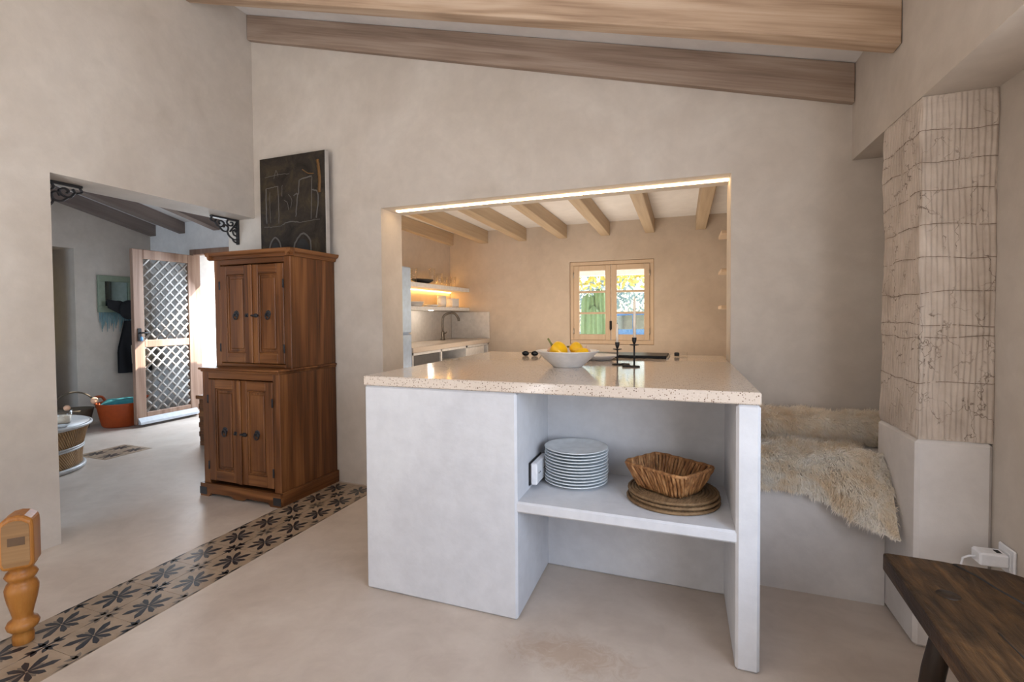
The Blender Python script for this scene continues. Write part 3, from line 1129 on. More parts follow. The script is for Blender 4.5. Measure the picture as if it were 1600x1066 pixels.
# ------------------------------------------------------------------ things in the island niche
pu, pv = -0.425, 2.130
prof = [(0.070, 0.0), (0.078, 0.0), (0.083, 0.004), (0.128, 0.0125), (0.1335, 0.0155), (0.134, 0.0175), (0.131, 0.0182), (0.112, 0.0135), (0.085, 0.0085), (0.0, 0.0085)]
plate = None
words = ['bottom', 'second', 'third', 'fourth', 'fifth', 'sixth', 'seventh', 'eighth', 'ninth', 'tenth', 'eleventh', 'topmost']
for i in range(12):
    if plate is None:
        plate = MB().lathe(prof[:-1] + [(0.02, 0.0085)], seg=56).build('dinner_plate', M['porcelain'])
        p = plate
    else:
        p = plate.copy()
        COL.objects.link(p)
    dx, dy = (rng.rand(2) - 0.5) * 0.004
    p.location = H(pu + dx, pv + dy, 0.4605 + i * 0.0126)
    lab = ('bottom plate of the white dinner plate stack on the island shelf' if i == 0 else
           'topmost plate of the white dinner plate stack, its whole face showing' if i == 11 else
           'white dinner plate, ' + words[i] + ' from the bottom of the stack on the island shelf')
    tag(p, lab, 'plate', 'white dinner plates stacked in the island niche')

bx = thing('power_outlet_box', 'white outlet box with a dark edge on the niche wall behind the plates', 'outlet', -0.5905, 2.06, 0.52, None, K)
b = MB().rbox(0.0, 0.006, -0.088, 0.088, -0.045, 0.05, 0.002)
b.build('back_plate', M['iron'], bx)
b = MB().rbox(0.006, 0.034, -0.085, 0.085, -0.042, 0.047, 0.005)
b.build('cover', M['plastic'], bx)
for dy in (-0.045, 0.03):
    q = MB()
    for k in (-0.009, 0.009):
        q.tube([(0.033, dy + k, 0.002), (0.0352, dy + k, 0.002)], 0.0032, 10)
    q.build('socket', M['rubber'], bx)

# round woven mats
mu, mv = -0.034, 2.058


def mat_mesh(seed, R=0.172):
    mb = MB()
    r = np.random.RandomState(seed)
    nr = 13
    pitch_ = R / (nr + 0.5)
    for k in range(1, nr + 1):
        rad = pitch_ * (k + 0.0)
        n = max(16, int(2 * PI * rad / 0.006))
        lobes = max(6, int(2 * PI * rad / 0.014))
        pts, rads = [], []
        for i in range(n):
            a = 2 * PI * i / n
            w_ = math.sin(lobes * a + k)
            pts.append((rad * math.cos(a), rad * math.sin(a), 0.0068 + 0.0009 * w_))
            rads.append(0.0062 + 0.0011 * w_)
        mb.tube(pts, rads, 7, 0, False, True)
    mb.lathe([(0.001, 0.002), (R - 0.004, 0.002), (R - 0.004, 0.006), (0.001, 0.006)], seg=40)
    return mb


mats_ = []
m0 = mat_mesh(1).build('woven_mat', M['mat'])
for i in range(3):
    p = m0 if i == 0 else m0.copy()
    if i:
        COL.objects.link(p)
    p.location = H(mu + 0.004 * (i % 2), mv + 0.004 * (i % 3), 0.4605 + 0.0145 * i)
    p.rotation_euler = (0, 0, 0.7 * i)
    p.scale = (1 - 0.012 * (3 - i if i % 2 else i), ) * 2 + (1,)
    tag(p, ['bottom mat of the stack of round braided mats on the island shelf',
            'middle one of the three stacked round braided mats',
            'uppermost round braided mat, carrying the brown basket'][i], 'mat', 'round braided mats')

# hyacinth basket: tapered tray, rounded corners, lumpy upright strands
bk = thing('woven_basket', 'brown woven rectangular basket on the stack of round mats', 'basket', -0.048, 2.040, 0.506, None, math.radians(-33))


def rrect(a, hx, hy, r):
    """point on a rounded rectangle for a in 0..1 (by arc length)"""
    sx, sy = hx - r, hy - r
    Ls = [2 * sy, PI / 2 * r, 2 * sx, PI / 2 * r, 2 * sy, PI / 2 * r, 2 * sx, PI / 2 * r]
    T = sum(Ls)
    d = (a % 1) * T
    cs = [(sx, sy, 0), (-sx, sy, PI / 2), (-sx, -sy, PI), (sx, -sy, 3 * PI / 2)]
    starts = [((hx, -sy), (0, 1)), ((sx, hy), (-1, 0)), ((-hx, sy), (0, -1)), ((-sx, -hy), (1, 0))]
    for i in range(4):
        if d <= Ls[2 * i]:
            (x, y), (dx, dy) = starts[i]
            return (x + dx * d, y + dy * d)
        d -= Ls[2 * i]
        if d <= Ls[2 * i + 1]:
            cx, cy, a0 = cs[i]
            an = a0 + d / r
            return (cx + r * math.cos(an), cy + r * math.sin(an))
        d -= Ls[2 * i + 1]
    return starts[0][0]


def bk_wall(a, t, off=0.0):
    hx, hy = lerp(0.096, 0.133, t) + off, lerp(0.076, 0.107, t) + off
    x, y = rrect(a, hx, hy, 0.035)
    sag = 0.010 * math.cos(4 * PI * a * 2) * t
    return Vector((x, y, 0.006 + 0.086 * t))


b = MB()
ns = 58
for i in range(ns):
    a = i / ns
    sl = 0.010
    pts = [bk_wall(a - sl * t + 0.0015 * math.sin(5 * t + i), t, 0.002 * math.sin(i * 2.1)) for t in (0, 0.15, 0.35, 0.55, 0.75, 0.92, 1.0)]
    rad = [lerp(0.0052, 0.0074, k / 6) * (0.78 + 0.42 * abs(math.sin(1.3 * k + i * 1.7))) for k in range(7)]
    b.tube(pts, rad, 6)
b.build('basket_wall', M['basket'], bk)
MB().grid(lambda s_, t: bk_wall(s_, t, -0.001), 80, 4).build('gap_shade_sheet', M['basketdark'], bk)  # dark inner sheet added so the gaps between strands look shaded
b = MB()
pts = [bk_wall(i / 120, 1.0) for i in range(120)]
b.tube(pts, [0.0065 + 0.0012 * math.sin(i * 0.9) for i in range(120)], 7, 0, False, True)
b.build('basket_rim', M['basket'], bk)
b = MB()
for k in range(17):
    y = -0.072 + k * 0.009
    b.tube([(-0.094 + 0.02 * (abs(y) > 0.06), y, 0.006), (0, y, 0.007), (0.094 - 0.02 * (abs(y) > 0.06), y, 0.006)], 0.0056, 6)
b.build('basket_base', M['basket'], bk)

# ------------------------------------------------------------------ on the worktop
ZT = 0.9203
bo = thing('fruit_bowl', 'wide white conical bowl holding yellow peppers on the worktop', 'bowl', -0.532, 2.455, ZT)
prof = [(0.062, 0.0), (0.071, 0.0), (0.074, 0.004), (0.098, 0.024), (0.130, 0.055), (0.152, 0.0745), (0.156, 0.0775), (0.154, 0.0795), (0.147, 0.0785), (0.122, 0.056), (0.092, 0.028), (0.068, 0.010), (0.02, 0.008)]
MB().lathe(prof, seg=64).build('bowl_body', M['bowl'], bo)


def pepper(name, label, u, v, z, r, sz, rz, tilt, stem=True):
    t = thing(name, label, 'pepper', u, v, z, 'yellow peppers in the white bowl', rz)
    b = MB()

    def f(s, q):
        th, al = 2 * PI * s, PI * q
        lob = 1 + 0.09 * math.cos(4 * th) * math.sin(al)
        rad = r * (math.sin(al) ** 0.75 if 0 < q < 1 else 0) * lob * (1 - 0.18 * q)
        zz = r * sz * math.cos(al) - (0.14 * r * math.exp(-(q / 0.14) ** 2))
        return Vector((rad * math.cos(th), rad * math.sin(th), zz))
    b.grid(f, 32, 18, 0, True, True)
    b.rot(tilt, 'Y')
    b.build('pepper_body', M['yellow'], t)
    if stem:
        s = MB().tube([(0, 0, r * sz * 0.80), (0.002, 0, r * sz * 1.05), (0.006, 0, r * sz * 1.3), (0.014, 0, r * sz * 1.75)], [0.009, 0.0055, 0.0045, 0.005], 8)
        s.rot(tilt, 'Y')
        s.build('pepper_stem', M['stem'], t)
    return t


pepper('yellow_pepper', 'plump yellow pepper with a long stem, left in the white bowl', -0.575, 2.445, ZT + 0.078, 0.043, 1.05, 0.1, -0.9)
pepper('yellow_pepper', 'yellow pepper in the middle of the white bowl, stem away', -0.494, 2.492, ZT + 0.083, 0.036, 1.0, 2.6, 1.2)
pepper('yellow_pepper', 'small yellow pepper lying low on the right in the white bowl', -0.455, 2.425, ZT + 0.070, 0.024, 1.5, 0.3, 1.45, False)
for (u, v, z, r, lab) in ((-0.625, 2.49, 0.074, 0.021, 'pale pink bulb at the left rim of the white bowl'), (-0.445, 2.50, 0.072, 0.020, 'pale pink bulb at the right rim of the white bowl')):
    t = thing('garlic_bulb', lab, 'garlic', u, v, ZT + z, 'garlic bulbs in the white bowl')
    MB().lathe([(0.004, -r * .7), (r * .7, -r * .6), (r, 0), (r * .75, r * .55), (r * .25, r * .95), (r * .18, r * 1.5)], seg=14).build('bulb', M['garlic'], t)

pp = thing('serving_dish', 'pale flat dish behind the white bowl on the worktop', 'dish', -0.44, 2.86, ZT)
MB().lathe([(0.055, 0), (0.062, 0.0), (0.105, 0.026), (0.108, 0.029), (0.104, 0.0295), (0.060, 0.007), (0.02, 0.006)], seg=40).build('dish_body', M['bowl'], pp)

# candlestick
cs = thing('candlestick', 'black iron double candlestick joined by an S-shaped foot', 'candlestick', -0.262, 2.563, ZT)
A, B_ = (-0.047, 0.040), (0.046, -0.045)
b = MB()
for (x, y) in (A, B_):
    b.lathe([(0.001, 0), (0.026, 0), (0.027, 0.003), (0.024, 0.006), (0.008, 0.008)], (x, y, 0), 24)
pth = smooth_path([(A[0] + 0.02, A[1], 0.005), (A[0] + 0.055, A[1] - 0.004, 0.005), (0.006, 0.01, 0.005), (-0.004, -0.028, 0.005), (B_[0] - 0.05, B_[1] - 0.006, 0.005), (B_[0] - 0.018, B_[1], 0.005)], 6)
b.tube(pth, 0.0052, 8)
b.build('foot', M['iron'], cs)
for (x, y), h in ((A, 0.078), (B_, 0.106)):
    b = MB()
    b.tube([(x, y, 0.004), (x, y, h + 0.012)], 0.0042, 10)
    b.build('stem', M['iron'], cs)
    MB().lathe([(0.004, h - 0.003), (0.021, h), (0.023, h + 0.003), (0.021, h + 0.0035), (0.004, h + 0.001)], (x, y, 0), 24).build('drip_pan', M['iron'], cs)
    MB().lathe([(0.005, h + 0.006), (0.0075, h + 0.012), (0.0105, h + 0.022), (0.0115, h + 0.036), (0.0095, h + 0.036), (0.0085, h + 0.026), (0.002, h + 0.022)], (x, y, 0), 20).build('candle_cup', M['iron'], cs)
ca = thing('taper_candle', 'shorter cream taper candle in the left cup of the candlestick', 'candle', -0.262 + A[0], 2.563 + A[1], ZT + 0.102, 'taper candles')
MB().lathe([(0.0072, 0), (0.0068, 0.05), (0.006, 0.098), (0.003, 0.104)], seg=14).build('wax_body', M['wax'], ca)
MB().tube([(0, 0, 0.102), (0.001, 0, 0.112)], 0.0009, 6).build('wick', M['rubber'], ca)
ca = thing('taper_candle', 'tall pale taper candle in the right cup of the candlestick', 'candle', -0.262 + B_[0], 2.563 + B_[1], ZT + 0.130, 'taper candles')
MB().lathe([(0.0072, 0), (0.0066, 0.09), (0.0052, 0.185), (0.0025, 0.205)], seg=14).build('wax_body', M['wax'], ca)
MB().tube([(0, 0, 0.203), (0.001, 0, 0.214)], 0.0009, 6).build('wick', M['rubber'], ca)

# hob and small things at the far end of the worktop
hb_ = thing('ceramic_hob', 'black glass hob with a steel edge let into the far end of the worktop', 'hob', -0.285, 3.14, ZT)
MB().rbox(-0.232, 0.205, -0.115, 0.135, 0.0002, 0.017, 0.003).build('hob_glass', M['hobblack'], hb_)
b = MB().rbox(-0.240, 0.213, 0.135, 0.142, 0.0002, 0.008, 0.001).rbox(-0.240, -0.232, -0.122, 0.142, 0.0002, 0.008, 0.001).rbox(0.205, 0.213, -0.122, 0.142, 0.0002, 0.008, 0.001)
b.build('hob_trim', M['steel'], hb_)
gl = thing('spectacles', 'pair of dark-rimmed glasses lying on the worktop left of the bowl', 'glasses', -0.895, 3.02, ZT, None, 0.1)
gl.scale = (0.85, 0.85, 0.75)
for s in (-1, 1):
    b = MB()
    pts = [(s * 0.034 + 0.024 * math.cos(2 * PI * k / 20), 0, 0.021 + 0.018 * math.sin(2 * PI * k / 20)) for k in range(20)]
    b.tube(pts, 0.0035, 6, 0, False, True)
    b.build('rim', M['rubber'], gl)
    MB().tube([(s * 0.060, 0, 0.028), (s * 0.063, 0.02, 0.026), (s * 0.060, 0.11, 0.006)], 0.0028, 6).build('temple', M['rubber'], gl)
    MB().lathe([(0.002, -0.0008), (0.022, -0.0008), (0.022, 0.0008), (0.002, 0.0008)], (0, 0, 0), 20).rot(PI / 2, 'X').map(lambda p: (p[0] + s * 0.034, p[1], p[2] * 0.75 + 0.021)).build('lens', M['glassblack'], gl)
MB().tube([(-0.011, 0, 0.025), (0, -0.002, 0.028), (0.011, 0, 0.025)], 0.003, 6).build('bridge', M['rubber'], gl)
hk = thing('hob_lighter_tray', 'small square glass tray with a black knob, right of the hob', 'tray', -0.020, 3.2, ZT)
MB().rbox(-0.026, 0.05, -0.045, 0.045, 0, 0.005, 0.002).rbox(-0.026, 0.05, 0.040, 0.045, 0.005, 0.026, 0.001).rbox(0.046, 0.05, -0.045, 0.04, 0.005, 0.026, 0.001).build('tray_glass', M['glassware'], hk)
MB().lathe([(0.001, 0), (0.014, 0), (0.015, 0.014), (0.011, 0.02), (0.002, 0.021)], (-0.010, 0, 0.0055), 16).build('knob', M['rubber'], hk)

# ------------------------------------------------------------------ cabinet
cu0, cu1, cv0, cv1 = -2.985, -2.325, 2.402, 2.925
CX, CV = (cu0 + cu1) / 2, (cv0 + cv1) / 2
hx, hy = (cu1 - cu0) / 2, (cv1 - cv0) / 2
cb = thing('cupboard', 'old brown pine two-stage cupboard with four panelled doors', 'cupboard', CX, CV, 0)


def carcass(name, y0, z0, z1):
    b = MB()
    # corner posts, side boards, back, top and bottom
    for s in (-1, 1):
        x0, x1 = sorted((s * hx, s * (hx - 0.022)))
        b.rbox(x0, x1, y0 + 0.002, hy, z0, z1, 0.003, 1)
    b.rbox(-hx + 0.02, hx - 0.02, hy - 0.015, hy, z0, z1, 0.002, 1)
    b.rbox(-hx + 0.02, hx - 0.02, y0 + 0.012, hy - 0.014, z0, z0 + 0.02, 0.002, 0)
    b.rbox(-hx + 0.02, hx - 0.02, y0 + 0.012, hy - 0.014, z1 - 0.02, z1, 0.002, 0)
    b.build(name, [M['cabx'], M['cabz']], cb)
    f = MB()
    f.rbox(-hx - 0.001, -hx + 0.052, y0 - 0.014, y0 + 0.012, z0, z1, 0.003, 1)
    f.rbox(hx - 0.052, hx + 0.001, y0 - 0.014, y0 + 0.012, z0, z1, 0.003, 1)
    f.rbox(-hx + 0.052, hx - 0.052, y0 - 0.013, y0 + 0.012, z1 - 0.045, z1, 0.003, 0)
    f.rbox(-hx + 0.052, hx - 0.052, y0 - 0.013, y0 + 0.012, z0, z0 + 0.022, 0.003, 0)
    f.build('face_frame', [M['cabx'], M['cabz']], cb)


def door(s, y0, z0, z1, side_hook):
    x0, x1 = (-hx + 0.054, -0.002) if s < 0 else (0.002, hx - 0.054)
    d = MB()
    st = 0.058
    yf = y0 - 0.018
    d.rbox(x0, x0 + st, yf, y0 + 0.008, z0, z1, 0.004, 1)
    d.rbox(x1 - st, x1, yf, y0 + 0.008, z0, z1, 0.004, 1)
    d.rbox(x0 + st, x1 - st, yf + 0.001, y0 + 0.008, z1 - 0.062, z1, 0.004, 0)
    d.rbox(x0 + st, x1 - st, yf + 0.001, y0 + 0.008, z0, z0 + 0.068, 0.004, 0)
    # moulding inside the frame
    a0, a1, b0, b1 = x0 + st, x1 - st, z0 + 0.068, z1 - 0.062
    for (p, q, r_, t_) in ((a0, a0 + 0.010, b0, b1), (a1 - 0.010, a1, b0, b1), (a0, a1, b0, b0 + 0.010), (a0, a1, b1 - 0.010, b1)):
        d.rbox(p, q, yf + 0.007, y0 + 0.006, r_, t_, 0.003, 1)
    if s > 0:
        d.rbox(-0.016, 0.018, yf - 0.012, yf + 0.001, z0, z1, 0.005, 1)      # meeting strip
    dd = d.build('door', [M['cabx'], M['cabz']], cb)
    pn = MB()
    pn.rbox(a0, a1, y0 - 0.002, y0 + 0.006, b0, b1, 0.001)
    pn.rbox(a0 + 0.022, a1 - 0.022, y0 - 0.010, y0, b0 + 0.025, b1 - 0.025, 0.008)
    pn.build('door_panel', M['cabz'], dd)
    zm = (z0 + z1) / 2 - 0.01
    xc = (a0 + a1) / 2
    rg = MB()
    rg.lathe([(0.002, 0), (0.024, 0), (0.020, 0.004), (0.004, 0.005)], (0, 0, 0), 8, 0, False).rot(PI / 2, 'X').map(lambda p: (p[0] + xc, p[1] + y0 - 0.010, p[2] + zm + 0.012))
    pts = [(xc + 0.018 * math.cos(2 * PI * k / 18), y0 - 0.019, zm - 0.004 + 0.021 * math.sin(2 * PI * k / 18)) for k in range(18)]
    rg.tube(pts, 0.0042, 6, 0, False, True)
    rg.ball((xc, y0 - 0.017, zm + 0.014), 0.006, 8, 6)
    rg.build('ring_pull', M['castiron'], dd)
    xh = x0 if s < 0 else x1
    for zz in (z0 + 0.10, z1 - 0.13):
        MB().rbox(xh - 0.005, xh + 0.005, yf - 0.004, yf + 0.002, zz - 0.028, zz + 0.028, 0.002).tube([(xh, yf - 0.004, zz - 0.026), (xh, yf - 0.004, zz + 0.026)], 0.004, 7).build('hinge', M['castiron'], dd)
    lk = MB()
    if s < 0:
        lk.rbox(x1 - 0.045, x1 - 0.020, yf - 0.006, yf, zm - 0.010, zm + 0.014, 0.003).tube([(x1 - 0.032, yf - 0.005, zm), (x1 - 0.032, yf - 0.016, zm)], 0.006, 8)
    else:
        lk.tube([(0.008, yf - 0.006, zm), (0.062, yf - 0.006, zm)], 0.008, 8).rbox(0.028, 0.056, yf - 0.005, yf, zm - 0.013, zm + 0.013, 0.003)
    lk.build('latch', M['castiron'], dd)


yl = -hy + 0.018
carcass('lower_carcass', yl, 0.045, 0.822)
door(-1, yl, 0.105, 0.772, 0)
door(1, yl, 0.105, 0.772, 0)
yu = yl + 0.105
carcass('upper_carcass', yu, 0.848, 1.572)
door(-1, yu, 0.874, 1.520, 0)
door(1, yu, 0.874, 1.520, 0)
b = MB()
b.rbox(-hx - 0.014, hx + 0.014, yl - 0.038, hy, 0.834, 0.848, 0.005, 0)
b.rbox(-hx - 0.006, hx + 0.006, yl - 0.024, hy, 0.820, 0.834, 0.004, 0)
b.build('waist_moulding', M['cabx'], cb)
b = MB()
cp = [(0.0, 1.560), (0.012, 1.563), (0.018, 1.580), (0.034, 1.588), (0.040, 1.602), (0.040, 1.610), (0.0, 1.610)]
b.prism([(yu - 0.014 - p, z) for p, z in cp], -hx - 0.04, hx + 0.04, 'x', 0)
b.prism([(hx + p, z) for p, z in cp], yu - 0.054, hy, 'y', 1)
b.prism([(-hx - p, z) for p, z in cp], yu - 0.054, hy, 'y', 1)
b.box(-hx, hx, yu - 0.014, hy, 1.572, 1.606, 0)
b.build('cornice', [M['cabx'], M['caby']], cb)
b = MB()
zb = 0.085
b.prism([(-hx - 0.014, 0), (-hx + 0.06, 0), (-hx + 0.075, 0.022), (-0.07, 0.024), (-0.045, 0.008), (0.035, 0.008), (0.06, 0.024), (hx - 0.085, 0.022), (hx - 0.07, 0), (hx + 0.014, 0), (hx + 0.014, zb), (-hx - 0.014, zb)], yl - 0.034, yl - 0.014, 'y', 0)
for s in (-1, 1):
    x0, x1 = sorted((s * (hx - 0.001), s * (hx + 0.014)))
    b.rbox(x0, x1, yl - 0.014, hy, 0.0, zb, 0.002, 1)
b.build('base_skirt', [M['cabx'], M['caby']], cb)
for s in (-1, 1):
    x0, x1 = sorted((s * (hx + 0.0175), s * (hx - 0.045)))
    MB().rbox(x0, x1, yl - 0.037, yl - 0.034, 0.012, 0.06, 0.001).build('corner_plate', M['castiron'], cb)

# ------------------------------------------------------------------ painting on the cupboard
pt = thing('painting', 'dark abstract canvas of grey outlined blocks and two round arches on the cupboard', 'painting', -2.615, 2.865, 1.6105)
W2, Hh = 0.295, 0.715
b = MB()
b.rbox(-W2, W2, -0.020, 0.018, 0, Hh, 0.002)
cv_ = b.build('canvas', M['canvas'], pt)
MB().rbox(W2, W2 + 0.004, -0.018, 0.018, 0.002, Hh - 0.002, 0.001).build('canvas_edge', M['rawcanvas'], pt)


def stroke(pts, r):
    return MB().tube([(x, -0.0205, z) for x, z in pts], r, 6, 0, True, False, 1.0).map(lambda p: (p[0], -0.0205 + (p[1] + 0.0205) * 0.35, p[2]))


sk_ = MB()
rs = np.random.RandomState(4)


def wob(pts, a=0.004):
    q = smooth_path([(x, 0, z) for x, z in pts], 5)
    return [(p.x + rs.randn() * a * 0.3, p.z + rs.randn() * a * 0.3) for p in q]


for pts, r in (([(-0.235, 0.245), (-0.238, 0.36), (-0.236, 0.495)], 0.0055), ([(-0.24, 0.498), (-0.17, 0.503), (-0.12, 0.505)], 0.003), ([(-0.125, 0.50), (-0.12, 0.38), (-0.122, 0.24)], 0.0035),
               ([(-0.20, 0.25), (-0.203, 0.36), (-0.20, 0.47)], 0.0018), ([(-0.09, 0.43), (-0.085, 0.50), (-0.08, 0.51)], 0.002), ([(-0.25, 0.578), (-0.12, 0.588), (-0.02, 0.585)], 0.002),
               ([(0.062, 0.43), (0.068, 0.50), (0.07, 0.528)], 0.005), ([(0.07, 0.53), (0.12, 0.541), (0.18, 0.546)], 0.005), ([(0.182, 0.54), (0.178, 0.42), (0.172, 0.25)], 0.003),
               ([(0.02, 0.425), (0.052, 0.435), (0.045, 0.36), (0.035, 0.275)], 0.0045), ([(0.185, 0.45), (0.228, 0.435), (0.235, 0.36), (0.215, 0.255)], 0.005),
               ([(-0.26, 0.222), (-0.18, 0.218), (-0.09, 0.222)], 0.0022), ([(-0.09, 0.228), (-0.02, 0.245), (0.06, 0.235)], 0.004), ([(0.06, 0.232), (0.16, 0.24), (0.25, 0.243)], 0.0022),
               ([(-0.21, 0.03), (-0.205, 0.09), (-0.16, 0.14), (-0.115, 0.10), (-0.105, 0.03)], 0.007), ([(0.01, 0.02), (0.025, 0.09), (0.09, 0.155), (0.155, 0.11), (0.165, 0.03)], 0.007),
               ([(-0.07, 0.40), (-0.04, 0.38), (-0.03, 0.33)], 0.002), ([(-0.03, 0.44), (0.0, 0.40), (-0.01, 0.34)], 0.002), ([(-0.16, 0.56), (-0.14, 0.62), (-0.12, 0.575)], 0.002)):
    sk_.v, sk_.f, sk_.m, sk_.sm = sk_.v, sk_.f, sk_.m, sk_.sm
    s_ = stroke(wob(pts), r)
    sk_.add(s_.v, s_.f, 0, True)
sk_.build('grey_outlines', M['chalk'], pt)
oc = MB()
s_ = stroke(wob([(0.245, 0.43), (0.25, 0.52), (0.243, 0.60), (0.235, 0.655)]), 0.014)
oc.add(s_.v, s_.f, 0, True)
s_ = stroke(wob([(0.10, 0.60), (0.15, 0.57), (0.20, 0.565)]), 0.004)
oc.add(s_.v, s_.f, 0, True)
oc.build('ochre_streak', M['ochre'], pt)
for cx_, w_, h_ in ((-0.158, 0.042, 0.10), (0.090, 0.062, 0.115)):
    poly = [(cx_ + w_ * math.cos(a), 0.03 + h_ * 0.75 * math.sin(a)) for a in np.linspace(0, PI, 14)]
    MB().prism(poly, -0.0208, -0.0195, 'y').build('arch_opening', M['rubber'], pt)


# ------------------------------------------------------------------ cast iron corner brackets in the hall opening
def bracket(name, label, u, v, sgn):
    t = thing(name, label, 'bracket', u, v, ZO, 'cast iron corner brackets in the hall opening')
    b = MB()
    Lh, Lv = 0.235, 0.19
    b.rbox(-0.012, 0.012, min(0, sgn * Lh), max(0, sgn * Lh), -0.014, -0.0005, 0.002)
    y0, y1 = sorted((0.0005 * sgn, sgn * 0.014))
    b.rbox(-0.012, 0.012, y0, y1, -Lv, -0.014, 0.002)
    b.build('mount_arms', M['castiron'], t)

    def scr(pts, r=0.0055):
        return [(0, sgn * y, -z) for y, z in pts]
    s = MB()
    curves = [
        [(0.225, 0.014), (0.235, 0.035), (0.205, 0.045), (0.19, 0.025)],
        [(0.20, 0.045), (0.175, 0.075), (0.14, 0.07), (0.125, 0.045), (0.15, 0.030), (0.17, 0.042), (0.16, 0.055)],
        [(0.165, 0.078), (0.135, 0.102), (0.10, 0.10), (0.09, 0.07), (0.115, 0.055), (0.128, 0.075)],
        [(0.10, 0.10), (0.085, 0.13), (0.055, 0.15), (0.03, 0.155), (0.014, 0.15)],
        [(0.014, 0.125), (0.04, 0.12), (0.05, 0.095), (0.035, 0.08), (0.025, 0.098)],
        [(0.09, 0.012), (0.10, 0.035), (0.08, 0.055), (0.055, 0.05), (0.05, 0.03), (0.068, 0.028)],
        [(0.014, 0.02), (0.03, 0.045), (0.055, 0.075), (0.075, 0.10)],
        [(0.014, 0.075), (0.03, 0.06), (0.045, 0.065)],
        [(0.055, 0.15), (0.04, 0.17), (0.014, 0.178)],
    ]
    for q in curves:
        s.tube(smooth_path(scr(q), 6), 0.0058, 6, 0, True, False)
    s.map(lambda p: (p[0] * 1.6, p[1], p[2]))
    s.build('scrollwork', M['castiron'], t)
    return t


bracket('iron_bracket', 'cast iron scroll bracket in the left corner of the hall opening', -3.225, 1.6165, 1)
bracket('iron_bracket', 'cast iron scroll bracket above the cupboard in the right corner of the hall opening', -3.225, 2.9285, -1)

# ------------------------------------------------------------------ dark plank bench at the right
su, sv = 0.72, 1.42
st = thing('plank_bench', 'dark worn plank bench with splayed round legs, bottom right corner', 'bench', su, sv, 0)
b = MB()


def plank(s, t):
    return None


pl = [(-0.163, 0.418), (-0.150, 0.424), (-0.02, 0.417), (0.0, 0.412), (0.012, 0.416), (0.118, 0.405), (0.158, 0.375), (0.166, 0.30), (0.166, -0.75), (-0.172, -0.75), (-0.176, -0.20)]
b.prism(pl, 0.398, 0.450, 'z')
o = b.build('seat_plank', M['plank'], st)
md = o.modifiers.new('bevel', 'BEVEL')
md.width = 0.006
md.segments = 2
for (x, y, dx, dy) in ((-0.085, 0.20, -0.055, 0.02), (0.095, 0.20, 0.06, 0.02), (-0.085, -0.55, -0.055, -0.05), (0.095, -0.55, 0.06, -0.05)):
    MB().tube([(x, y, 0.400), (x + dx * 0.45, y + dy * .45, 0.24), (x + dx * .6, y + dy * .6, 0.17), (x + dx, y + dy, 0.0)], [0.024, 0.026, 0.025, 0.021], 10).build('leg', M['stoolleg'], st)
    MB().lathe([(0.002, 0.4485), (0.026, 0.4485), (0.025, 0.4515), (0.002, 0.452)], (x, y, 0), 14).build('leg_tenon', M['stoolleg'], st)
for (pts, w_) in (([(0.0, 0.40), (0.03, 0.34), (0.045, 0.28), (0.075, 0.20)], 0.0035), ([(0.13, 0.30), (0.135, 0.24), (0.15, 0.18)], 0.004), ([(-0.05, 0.05), (-0.045, -0.10)], 0.002)):
    MB().tube([(x, y, 0.4495) for x, y in pts], w_, 6).build('crack', M['rubber'], st)

# outlet with a white plug on the right wall
ol = thing('wall_outlet', 'white outlet plate low on the right wall above the plank bench', 'outlet', XD, 2.080, 0.385, None, K)
MB().rbox(-0.009, -0.0005, -0.042, 0.042, -0.042, 0.042, 0.003).build('cover_plate', M['plastic'], ol)
MB().rbox(-0.0105, -0.008, -0.026, 0.026, -0.026, 0.026, 0.002).build('socket_insert', M['plastic'], ol)
ad = thing('plug_adapter', 'white box plug adapter pushed into the outlet on the right wall', 'adapter', XD - 0.011, 2.080, 0.385, None, K)
MB().rbox(-0.075, -0.0005, -0.028, 0.028, -0.02, 0.022, 0.005).build('adapter_body', M['plastic'], ad)
MB().rbox(-0.026, -0.012, -0.012, 0.012, 0.0215, 0.0228, 0.0004).build('slot', M['rubber'], ad)
MB().tube([(-0.074, 0, 0.0), (-0.09, 0, -0.002), (-0.105, 0.004, -0.012), (-0.11, 0.01, -0.05), (-0.10, 0.02, -0.15), (-0.07, 0.03, -0.34), (-0.03, 0.02, -0.379)], 0.0035, 6).build('cable', M['plastic'], ad)

# ------------------------------------------------------------------ turned-leg stool at the left edge
tl = thing('turned_stool', 'honey pine stool with a turned leg and arched leg block at the left edge', 'stool', -2.252, 1.072, 0, None, math.radians(50))
legprof = [(0.030, 0.0), (0.036, 0.004), (0.037, 0.030), (0.033, 0.044), (0.040, 0.050), (0.052, 0.060), (0.056, 0.072), (0.050, 0.084), (0.036, 0.092), (0.034, 0.102), (0.040, 0.125),
           (0.050, 0.160), (0.056, 0.190), (0.057, 0.205), (0.050, 0.222), (0.041, 0.232), (0.050, 0.242), (0.056, 0.252), (0.050, 0.263), (0.040, 0.272), (0.046, 0.282), (0.054, 0.292)]


